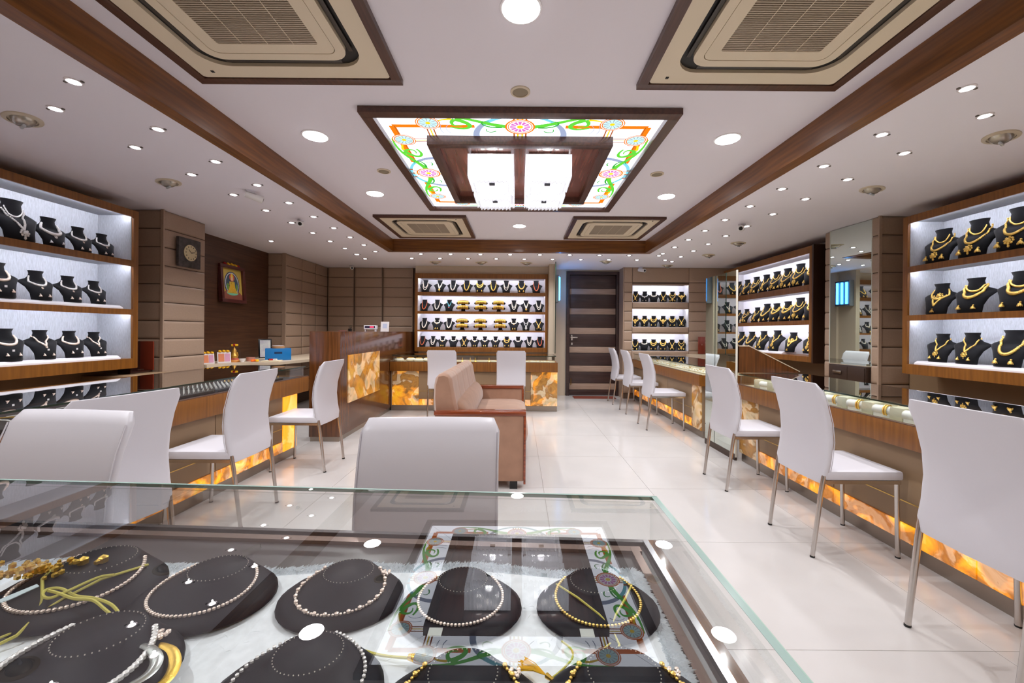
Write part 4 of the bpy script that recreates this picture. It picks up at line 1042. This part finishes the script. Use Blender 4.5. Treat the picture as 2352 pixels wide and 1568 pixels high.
MB().box(-.10, .10, -.07, .07, 0, .014, bev=.003).obj('tray_board', P('cream_tray', (226, 214, 186), .5), t)
for i_, (nm, cl_, x, y, lab) in enumerate((('packet', (30, 40, 36), -.03, .01, 'small black packet on the cream tray'), ('packet', (206, 40, 34), .0, -.02, 'small red packet on the cream tray'), ('packet', (228, 228, 230), .045, -.01, 'small white packet on the cream tray'))):
    o = MB().box(-.02, .02, -.015, .015, 0, .02, bev=.003).obj(nm, P('packet%d' % i_, cl_, .4)); o.location = (-3.14+x, 5.22+y, ZL+.0145); tag(o, lab, 'packet')
t = empty('blue_crate', (-3.24, 5.52, ZL), .55, 'bright blue plastic box with an open handle slot', 'box')
for a in ((-.15, .15, -.11, -.104), (-.15, .15, .104, .11), (-.15, -.144, -.104, .104), (.144, .15, -.104, .104)): MB().box(a[0], a[1], a[2], a[3], 0, .153, bev=.001).obj('side_wall', BLUE, t)
MB().box(-.15, .15, -.11, .11, 0, .005).obj('bottom', BLUE, t)
MB().box(-.045, .045, -.112, -.109, .085, .11).obj('handle_slot', P('slot_dark', (6, 40, 80), .5), t)
o = MB().lathe([(.078, 0), (.078, .03), (.074, .032), (.002, .033)], n=28).obj('round_box', CARD); o.location = (-3.24, 5.52, ZL+.155); tag(o, 'round cardboard box lid lying on the blue box', 'box')
MB().lathe([(.07, .0335), (.068, .0345)], n=28).obj('white_lid', PAPER, o)
t = empty('portrait_card', (-3.62, 5.86, ZL), PI/2-.6, 'white portrait card in a dark frame leaning behind the blue box', 'photo frame'); t.rotation_euler = (-.08, 0, PI/2-.7)
MB().box(-.085, .085, 0, .012, 0, .27, bev=.002).obj('frame', BLACKG, t)
MB().box(-.068, .068, -.003, 0, .015, .255).obj('print', P('pale_print', (206, 210, 206), .5, c2=(180, 176, 190), nscale=12), t)
t = empty('wooden_box', (-3.66, 3.93, .781), PI/2, 'dark open wooden box with reddish side standing beside the left padded column', 'box')
MB().box(-.13, .10, -.06, .06, 0, .02, bev=.003).box(-.13, -.115, -.06, .06, .02, .30).obj('dark_shell', P('dark_lacquer', (44, 20, 16), .25, coat=.5), t)
MB().box(.085, .10, -.075, .06, .02, .30, bev=.002).obj('red_side', P('red_lacquer', (118, 46, 28), .3), t)
MB().box(-.115, .085, .05, .06, .02, .30).obj('back_board', P('dark_lacquer', (44, 20, 16), .25, coat=.5), t)
MB().box(-.06, .0, -.062, -.058, .03, .036).obj('metal_clasp', CHROME, t)
t = empty('wooden_sign_board', (3.30, 7.38, .826), 0, 'small red-brown wooden board standing at the right of the niches', 'board')
MB().box(-.06, .06, -.012, .012, 0, .31, bev=.003).obj('board', P('red_lacquer', (118, 46, 28), .3), t)
MB().box(-.004, .004, -.02, -.012, .16, .18).obj('knob', CHROME, t)
o = MB().box(-.2, .45, -.07, .07, .0, .8).obj('niche_ledge', LEDGE); o.location = (3.25, 7.365, .02); tag(o, 'beige ledge below the niches at the right corner', 'ledge')
# cashier desk things
t = empty('card_terminal', (-2.03, 5.62, 1.19), 0, 'white countertop display terminal with red digits on the cashier desk', 'terminal')
MB().box(-.085, .085, -.03, .03, .03, .085, bev=.006).obj('head', P('terminal_white', (226, 226, 236), .4), t)
MB().box(-.07, .07, -.032, -.0302, .048, .074).obj('screen', P('terminal_screen', (40, 30, 60), .2), t)
m = MB()
for k in range(4): m.box(.0+.014*k, .009+.014*k, -.0335, -.0321, .053, .069)
m.obj('digits', emis('red_digits', (255, 60, 90), 2.5), t)
MB().box(-.075, -.06, -.02, .02, 0, .03).box(.06, .075, -.02, .02, 0, .03).obj('foot', P('terminal_white', (226, 226, 236), .4), t)
t = empty('card_stand', (-2.03, 6.20, 1.19), 0, 'white standing card with a pale blue square on the cashier desk', 'card'); t.rotation_euler = (-.12, 0, -.1)
MB().box(-.065, .065, 0, .004, 0, .15).obj('card', PAPER, t)
MB().box(-.035, .035, -.001, 0, .05, .12).obj('pale_square', P('pale_blue', (196, 206, 232), .6), t)
t = empty('stamp_pad', (-2.16, 5.02, 1.19), 0, 'low pink dish at the near end of the cashier desk', 'dish')
MB().lathe([(.04, 0), (.05, .014), (.046, .014), (.036, .004)], n=18).obj('dish', P('pinkish', (190, 150, 150), .5), t)
t = empty('pen_holder', (-2.12, 5.15, 1.19), 0, 'small black pen holder on the cashier desk', 'pen holder')
MB().lathe([(.022, 0), (.024, .035), (.02, .035)], n=12).obj('cup', BLACKG, t)
for a, b in ((-.008, .07), (.006, .08), (.01, .06)): MB().tube([(a, 0, .03), (a*1.8, .003, b)], .003, 6).obj('pen', BLACKG, t)

# ------------------------------------------------------------------ things inside the counters
# near right counter: bangles on white rolls between frosted blocks
zf = .7205
fb = MB().box(-.035, .035, -.09, .09, 0, .075, bev=.008).mesh('acrylic_block', ACRYL, True)
rb = MB().tube([(0, -.055, .040), (0, .055, .040)], .026, 16).box(-.02, .02, -.05, .05, 0, .02).mesh('display_roll', P('white_roll', (232, 232, 226), .4), True)
def bang(n, r=.031):
    m = MB()
    for k in range(n): y = -.02+.012*k; m.tube([(r*math.cos(q), y, .040+r*math.sin(q)) for q in [2*PI*j/18 for j in range(18)]], .0042, 5, closed=True)
    return m.mesh('gold_bangle', GOLD, True)
bg2, bg3 = bang(2), bang(4)
k = 0
for i_ in range(13):
    y = 3.62-.19*i_
    o = link('acrylic_block', fb); o.location = (2.19, y, zf); o.rotation_euler = (0, 0, PI/2+.15); tag(o, 'frosted block in the near right counter, %s from the mirror panel' % ORD[i_], 'block', 'frosted blocks in the right counter')
    o = link('display_roll', rb); o.location = (2.14, y-.095, zf); o.rotation_euler = (0, 0, .25); tag(o, 'white bangle roll in the near right counter, %s from the mirror panel' % ORD[i_], 'roll', 'white bangle rolls')
    if i_ >= 4:
        o = link('gold_bangle', bg3 if i_ > 7 else bg2); o.location = (2.14, y-.095, zf+.0); o.rotation_euler = (0, 0, .25); tag(o, 'gold bangles on the %s white roll from the mirror panel' % ORD[i_], 'bangles', 'gold bangles in the right counter')
# trays in far right counter, deeper row in near one
tm = MB().box(-.15, .15, -.10, .10, 0, .012, bev=.003).mesh('jewel_tray', P('cream_pad', (226, 220, 196), .6), True)
def goldbits(n, seed, W_=.12, D_=.08, r=.009, mat=GOLD):
    q = random.Random(seed); m = MB()
    for k in range(n): m.bead((q.uniform(-W_, W_), q.uniform(-D_, D_), .016), r*q.uniform(.6, 1.2), sz=.6)
    return m.mesh('gold_pieces', mat, True)
gb = [goldbits(14, s) for s in range(4)]
for i_ in range(8):
    y = 7.2-.33*i_
    o = link('jewel_tray', tm); o.location = (2.30, y, zf); o.rotation_euler = (0, 0, PI/2); tag(o, 'cream tray in the far right counter, %s from the door' % ORD[i_], 'tray', 'cream trays in the far right counter')
    p = link('gold_pieces', gb[i_ % 4]); p.location = (2.30, y, zf); p.rotation_euler = (0, 0, PI/2); p['kind'] = 'stuff'; tag(p, 'small gold pieces on the %s tray from the door' % ORD[i_], 'jewellery', 'small gold pieces')
# back counter: round cushions, necklaces on little stands, trays
zb_ = .7355
cu = MB().lathe([(.05, 0), (.07, .012), (.074, .028), (.06, .045), (.03, .052), (.004, .053)], n=20).mesh('round_cushion', P('cushion_white', (236, 230, 214), .6), True)
rg = MB().tube([(.045*math.cos(q), .045*math.sin(q), .051) for q in [2*PI*j/20 for j in range(20)]], .004, 5, closed=True).mesh('gold_bangle', GOLD, True)
for i_, x in enumerate((-1.82, -1.66, -1.52, -1.40, -1.27, -1.15)):
    y = 6.26+.07*(i_ % 2)
    o = link('round_cushion', cu); o.location = (x, y, zb_); tag(o, 'round white cushion in the back counter, %s from the left' % ORD[i_], 'cushion', 'round white cushions')
    p = link('gold_bangle', rg); p.location = (x, y, zb_+.003); tag(p, 'thin gold bangle on the %s round cushion in the back counter' % ORD[i_], 'bangle', 'bangles on round cushions')
ls = MB().lathe([(.025, 0), (.02, .006), (.006, .02), (.006, .06), (.001, .062)], n=12).mesh('ring_stand', GOLD, True)
for i_, x in enumerate((-.86, -.74, -.66, -.45, -.16, .0)):
    o = link('jewel_stand', ls); o.location = (x, 6.3, zb_); tag(o, 'small gold jewel stand in the back counter, %s from the left' % ORD[i_], 'stand', 'small gold stands')
for i_, x in enumerate((-.30, .12, .36)):
    o = link('jewel_tray', tm); o.location = (x, 6.33, zb_); o.scale = (.8, .8, 1); tag(o, 'pale tray in the back counter, %s from the left' % ORD[i_], 'tray', 'pale trays in the back counter')
    p = link('gold_pieces', gb[i_]); p.location = (x, 6.33, zb_); p.scale = (.8, .8, 1); p['kind'] = 'stuff'; tag(p, 'gold pieces on the %s pale tray in the back counter' % ORD[i_], 'jewellery', 'gold pieces in the back counter')
# left counter: ring trays; local frame of the counter
LM = Matrix.Translation((-2.19, .55, 0)) @ Matrix.Rotation(math.radians(90-1.7), 4, 'Z')
LRZ = math.radians(90-1.7)
def lput(o, x, y, z): p = LM @ Vector((x, y, z)); o.location = p; o.rotation_euler = (0, 0, LRZ)
padm = MB().box(-.19, .19, -.16, .16, 0, .02, bev=.004).mesh('ring_tray', P('black_pad', (24, 22, 26), .6), True)
ringm_ = MB().tube([(.007*math.cos(q), 0, .007+.007*math.sin(q)) for q in [2*PI*j/8 for j in range(8)]], .0018, 4, closed=True).bead((0, 0, .016), .0042).mesh('ring', DIAM, True)
ringg = MB().tube([(.007*math.cos(q), 0, .007+.007*math.sin(q)) for q in [2*PI*j/8 for j in range(8)]], .0018, 4, closed=True).bead((0, 0, .016), .0042).mesh('ring', GOLD, True)
zc = .7395
for i_, x in enumerate((.9, 1.35, 1.8, 2.24, 2.65, 3.06)):
    o = link('ring_tray', padm); lput(o, x, .25, zc); tag(o, 'black padded tray in the left counter, %s from the near end' % ORD[i_], 'tray', 'black trays in the left counter')
    if i_ >= 3:
        for a in range(9):
            for b in range(8):
                r_ = link('ring', ringg if (i_ == 5) else ringm_); lput(r_, x-.165+.041*a, .12+.036*b, zc+.016)
                tag(r_, ['', '', '', 'white stone ring standing in the fourth black tray of the left counter', 'white stone ring standing in the fifth black tray of the left counter', 'gold ring standing in the far black tray of the left counter'][i_], 'ring', 'rings in tray %s of the left counter' % ORD[i_])
    elif i_ >= 1:
        for a in range(6):
            m = MB().tube([(0, -.10, .022), (.01, -.05, .03), (0, 0, .034), (-.01, .05, .03), (0, .10, .022)], .004, 6)
            r_ = m.obj('bracelet', [DIAM, GOLD][a % 2]); lput(r_, x-.15+.06*a, .25, zc+.005)
            tag(r_, '%s bracelet lying on the %s black tray of the left counter, %s one' % (['white stone', 'gold'][a % 2], ORD[i_], ORD[a]), 'bracelet', 'bracelets in the left counter')

# ------------------------------------------------------------------ foreground counter contents
FURM = P('white_fur', (244, 249, 253), .95, spec=.05, sheen=.4, noise=.10, nscale=60, bump=.5)
t = empty('fur_rug', (-.4, .5, .7255), 0, 'white fluffy fur lining under the neck displays in the foreground counter', 'fur')
X0, X1, Y0f = -1.0, .225, .16
m = MB(); nx, ny = 90, 34; rr = random.Random(3)
sg = lambda: rr.gauss(0, .008)
def fy(x): return .800-.010*math.sin(x*9)-.006*math.sin(x*23)
for j in range(ny+1):
    for i_ in range(nx+1):
        x = X0+(X1-X0)*i_/nx; y = Y0f+(fy(x)-Y0f)*j/ny
        if i_ == nx: x -= .012*math.sin(y*17)
        edge = 0 if (i_ in (0, nx) or j in (0, ny)) else 1
        m.v.append((x+.4, y-.5, .001+edge*(.010+.0012*math.sin(x*41+y*17)+.001*math.sin(y*53-x*23))))
m.f = [(j*(nx+1)+i_, j*(nx+1)+i_+1, (j+1)*(nx+1)+i_+1, (j+1)*(nx+1)+i_) for j in range(ny) for i_ in range(nx)]; m.mi = [0]*len(m.f)
m.obj('fur_base', FURM, t, ang=90)
m = MB()
for k in range(30000):
    k = rr.choice((0, 1)) if k % 25 else 2
    x = rr.uniform(X0, X1); 
    if k % 4 == 0: x = X1-abs(rr.gauss(0, .012)); 
    y = rr.uniform(Y0f, fy(x)) if k % 4 != 1 else fy(x)-abs(rr.gauss(0, .012))
    a = rr.gauss(.6, .8) if k % 4 != 0 else rr.gauss(.1, .6)
    if k % 4 == 1: a = rr.gauss(1.5, .5)
    l = rr.uniform(.010, .024); ed_ = k % 4 < 2; h_ = rr.uniform(.002, .009) if ed_ else rr.uniform(.0, .0018); wv = .0006 if ed_ else .0005; l *= 1 if ed_ else .7
    dx, dy = math.cos(a)*l, math.sin(a)*l; px, py = -math.sin(a)*wv, math.cos(a)*wv; z = .003 if ed_ else .0115
    o_ = len(m.v); m.v += [(x+.4-px, y-.5-py, z), (x+.4+px, y-.5+py, z), (x+.4+dx*.6+px*.6, y-.5+dy*.6+py*.6, z+h_), (x+.4+dx*1.1, y-.5+dy*1.1, z+h_*.7)]
    m.f += [(o_, o_+1, o_+2), (o_, o_+2, o_+3)]; m.mi += [0, 0]
m.obj('fur_pile', FURM, t, smooth=False)['kind'] = 'stuff'
# lying neck displays
def neckring(q, lv):
    z, rx, ry, cy = lv; return (rx*math.cos(q), cy+ry*math.sin(q), z)
NLV = [(0, .094, .074, -.004), (.004, .099, .079, -.004), (.009, .098, .078, -.003), (.015, .088, .069, .002), (.021, .070, .057, .011), (.027, .053, .047, .019), (.032, .045, .040, .023), (.034, .043, .037, .024)]
rings = []
for lv in NLV:
    r = []
    for j in range(32):
        q = 2*PI*j/32; x, y, z = neckring(q, lv)
        if y < lv[3]: x *= 1+.0*(lv[3]-y)
        r.append((x, y, z))
    rings.append(r)
nmesh = MB().loft(rings).mesh('neck_display', NAVY, True, 60)
st = MB()
for k in range(44):
    q = 2*PI*k/44; st.bead((.040*math.cos(q), .024+.0345*math.sin(q), .0345), .0009, n=4)
stm = st.mesh('stitching', P('stitch', (210, 205, 195), .6), False)
def nsurf(q, s):
    """point on the form at angle q, s = 0 (base) .. 1 (top)"""
    k = s*(len(NLV)-1); i_ = min(int(k), len(NLV)-2); f = k-i_; a, b = NLV[i_], NLV[i_+1]
    lv = [a[j]+(b[j]-a[j])*f for j in range(4)]; return neckring(q, lv)
def nneck(kind, mat, mat2):
    m = MB(); n = 60
    a0, a1 = (PI*.86, PI*2.14) if kind != 'round' else (PI*.6, PI*2.4)
    for k in range(n+1):
        q = a0+(a1-a0)*k/n; t_ = abs(k/n-.5)*2; s = .46+.26*t_**2
        x, y, z = nsurf(q, s); r = .0026
        if kind == 'leaf': r = .0022+.0014*(k % 3 == 0)
        if kind == 'thick': r = .0036
        m.bead((x, y, z+r*.8), r)
    o = link('necklace', m.mesh('necklace', mat, True))
    if kind in ('cord', 'cordlong'):
        p0 = Vector(nsurf(a0+.15, .60)); p1 = Vector(nsurf(a1-.15, .60)); c0 = Vector((.01, -.060, .014))
        def cc(p): return [p+Vector((0, -.002, .003)), p.lerp(c0, .4)+Vector((0, -.01, .012)), p.lerp(c0, .8)+Vector((0, 0, .006)), c0]
        MB().tube(cc(p0), .0017, 6).tube(cc(p1), .0017, 6).tube([c0, c0+Vector((.006, -.025, -.006)), c0+Vector((-.008, -.045, -.010)), c0+Vector((-.045, -.05, -.011))], .0018, 6).tube([c0, c0+Vector((-.002, -.018, -.006)), c0+Vector((-.02, -.03, -.010))], .0013, 6).obj('cord', CORD, o)
    if kind in ('tag', 'cord'):
        mm = MB().box(-.038, -.018, -.080, -.064, .014, .0155); mm.obj('price_tag', P('grey_tag', (186, 190, 184), .6), o)
    if kind == 'leaf' or kind == 'thick':
        cluster2 = MB(); x, y, z = nsurf(PI*2.12, .62)
        for k in range(9): cluster2.bead((x+.005*math.cos(k*2.4), y+.005*math.sin(k*1.7), z+.003), .0028)
        cluster2.obj('pendant', mat2, o)
    return o
FB = [(-.755, .712, 1.30, 'cordlong', ROSE, 'far row, leftmost'), (-.530, .700, 1.15, 'tag', ROSE, 'far row, second from left'), (-.298, .702, 1.05, 'leaf', ROSE, 'far row, middle'), (-.092, .682, 1.02, 'tag', ROSE, 'far row, second from right'), (.134, .682, 1.02, 'cord', GOLD, 'far row, rightmost'),
      (-.575, .535, 1.25, 'thick', DIAM, 'near row, second from left'), (-.86, .53, 1.15, 'round', DIAM, 'near row, leftmost at picture edge'), (-.274, .515, 1.08, 'round', DIAM, 'near row, middle'), (-.066, .485, 1.08, 'leaf', GOLD, 'near row, second from right'), (.135, .485, 1.12, 'leaf', GOLD, 'near row, rightmost')]
for x, y, s, kd, mt, wd in FB:
    o = link('neck_display', nmesh); o.location = (x, y, .738); o.scale = (s, s, s); o.rotation_euler = (0, 0, 0)
    st_ = link('stitching', stm, o); tag(o, 'black neck display lying on white fur, %s' % wd, 'neck display', 'neck displays in the foreground counter')
    n = nneck(kd, mt, ROSE); n.location = o.location; n.scale = o.scale
    tag(n, 'fine %s necklace on neck display, %s' % ({ROSE: 'rose gold', GOLD: 'gold', DIAM: 'silver and crystal'}[mt], wd), 'necklace', 'necklaces in the foreground counter')
# silver and gold flat collars on the big near form
for ps, mt, nm, zz_ in (([(-.535, .563), (-.515, .558), (-.491, .549), (-.466, .531), (-.457, .511), (-.464, .492), (-.48, .478), (-.51, .468)], P('silver_flat', (206, 210, 206), .25, 1), 'flat silver collar', .7735), ([(-.51, .571), (-.499, .568), (-.468, .556), (-.446, .535), (-.437, .511), (-.446, .488), (-.465, .470), (-.50, .456)], DGOLD, 'flat gold collar', .766)):
    pts = smooth([(a, b, zz_-.004*abs(a+.48)/.04) for a, b in ps], 4); n_ = len(pts)-1; m = MB()
    m.tube(pts, [.0012+.0058*math.sin(PI*k/n_) for k in range(n_+1)], 6, flat=.3)
    tag(m.obj('collar_necklace', mt), '%s on the big near left neck display' % nm, 'necklace')
# yellow thread and tassels lying on the fur
zf_ = .742
def w3(l): return [(a, b, c_) for a, b, c_ in l]
tag(MB().tube(smooth([(-.262, .594, zf_), (-.235, .588, zf_+.001), (-.19, .575, zf_+.002), (-.151, .568, zf_+.004)]), .0014, 6).tube(smooth([(-.262, .602, zf_), (-.23, .589, zf_+.002), (-.19, .579, zf_), (-.152, .571, zf_+.003)]), .0012, 6).obj('yellow_thread', CORD), 'thin yellow thread lying on the white fur between the displays', 'cord')
t = empty('thread_barrel', (-.128, .563, zf_+.002), -.25, 'clear and black clasp at the end of the yellow thread', 'clasp')
MB().tube([(-.022, 0, .004), (-.012, 0, .004)], [.004, .0055], 10).obj('cap', DGOLD, t)
MB().tube([(-.012, 0, .004), (.016, 0, .004)], .0058, 12).obj('barrel', P('clear_barrel', (200, 204, 204), .1, .4), t)
MB().tube([(.016, 0, .004), (.027, 0, .004)], .0062, 12).obj('black_end', BLACKG, t)
t = empty('tassel', (.040, .538, zf_+.004), 2.6, 'bright yellow silk tassel on the white fur', 'tassel')
m = MB()
for k in range(26):
    a = rr.uniform(-.32, .32); l = rr.uniform(.034, .044); m.tube([(0, 0, .003), (l*.5*math.cos(a), l*.5*math.sin(a), .004+rr.uniform(0, .003)), (l*math.cos(a*1.1), l*math.sin(a*1.1), .001+rr.uniform(0, .002))], .0008, 4)
m.obj('threads', P('tassel_yellow', (236, 186, 24), .6), t)
MB().tube([(-.022, .004, .002), (-.01, .002, .003), (0, 0, .003)], [.0016, .0026, .0036], 8).obj('knot', DGOLD, t)
for k in range(4): MB().bead((-.03-.009*k, .005+.003*k, .003), .0028).obj('bead', CORAL if k % 2 else DGOLD, t)
tag(MB().tube(smooth([(0.067, 0.603, 0.745), (0.079, 0.588, 0.745), (0.079, 0.573, 0.745), (0.068, 0.558, 0.745), (0.055, 0.545, 0.745), (0.044, 0.536, 0.745)]), .0015, 6).obj('silk_thread', CORD), 'yellow cord running from under the rightmost display to the tassel', 'cord')
# gold bundle and cord loops on the leftmost form
t = empty('gold_chain_bundle', (-.835, .700, .782), .2, 'bunch of gold chains heaped at the far left of the foreground counter', 'necklace')
m = MB()
for k in range(90): m.bead((rr.gauss(0, .04), rr.gauss(0, .014), rr.uniform(0, .012)), rr.uniform(.003, .006), n=5)
m.obj('beads', DGOLD, t)['kind'] = 'stuff'
for a in (.07, .10): MB().bead((a, .012, .006), .009).obj('gold_drop', DGOLD, t)
tag(MB().tube(smooth([(-0.678, 0.689, 0.786), (-0.7, 0.684, 0.7843), (-0.714, 0.651, 0.7827), (-0.725, 0.636, 0.781), (-0.748, 0.646, 0.7793), (-0.76, 0.663, 0.7777), (-0.742, 0.667, 0.776), (-0.702, 0.652, 0.7743), (-0.67, 0.649, 0.7727), (-0.631, 0.637, 0.771), (-0.594, 0.614, 0.7693), (-0.57, 0.592, 0.7677), (-0.564, 0.574, 0.766)]), .0022, 6).tube(smooth([(-0.738, 0.645, 0.787), (-0.719, 0.643, 0.7841), (-0.687, 0.635, 0.7813), (-0.659, 0.636, 0.7784), (-0.624, 0.62, 0.7756), (-0.596, 0.606, 0.7727), (-0.57, 0.589, 0.7699), (-0.565, 0.572, 0.767)]), .0022, 6).obj('silk_thread', CORD), 'thick yellow cord looped over the leftmost neck display', 'cord')
o = MB().poly([(-.768, .655, .790), (-.758, .650, .790), (-.772, .622, .786), (-.80, .605, .782), (-.785, .632, .786)], (0, 0, .001)).obj('paper_tag', P('blue_white_tag', (206, 222, 226), .5)); tag(o, 'curved pale paper tag beside the gold chains', 'tag')

# unseen light panels on the ceiling behind the camera
for x, wd in ((-2.4, 'left'), (0, 'middle'), (2.4, 'right')):
    t = empty('panel_light', (x, -1.1, ZO), 0, 'unseen square ceiling light panel behind the camera, %s' % wd, 'ceiling light')
    MB().box(-.3, .3, -.3, .3, -.02, 0, bev=.002).obj('housing', PAPER, t)
    MB().box(-.28, .28, -.28, .28, -.022, -.0201).obj('diffuser', emis('panel_face', (255, 250, 248), 6), t)
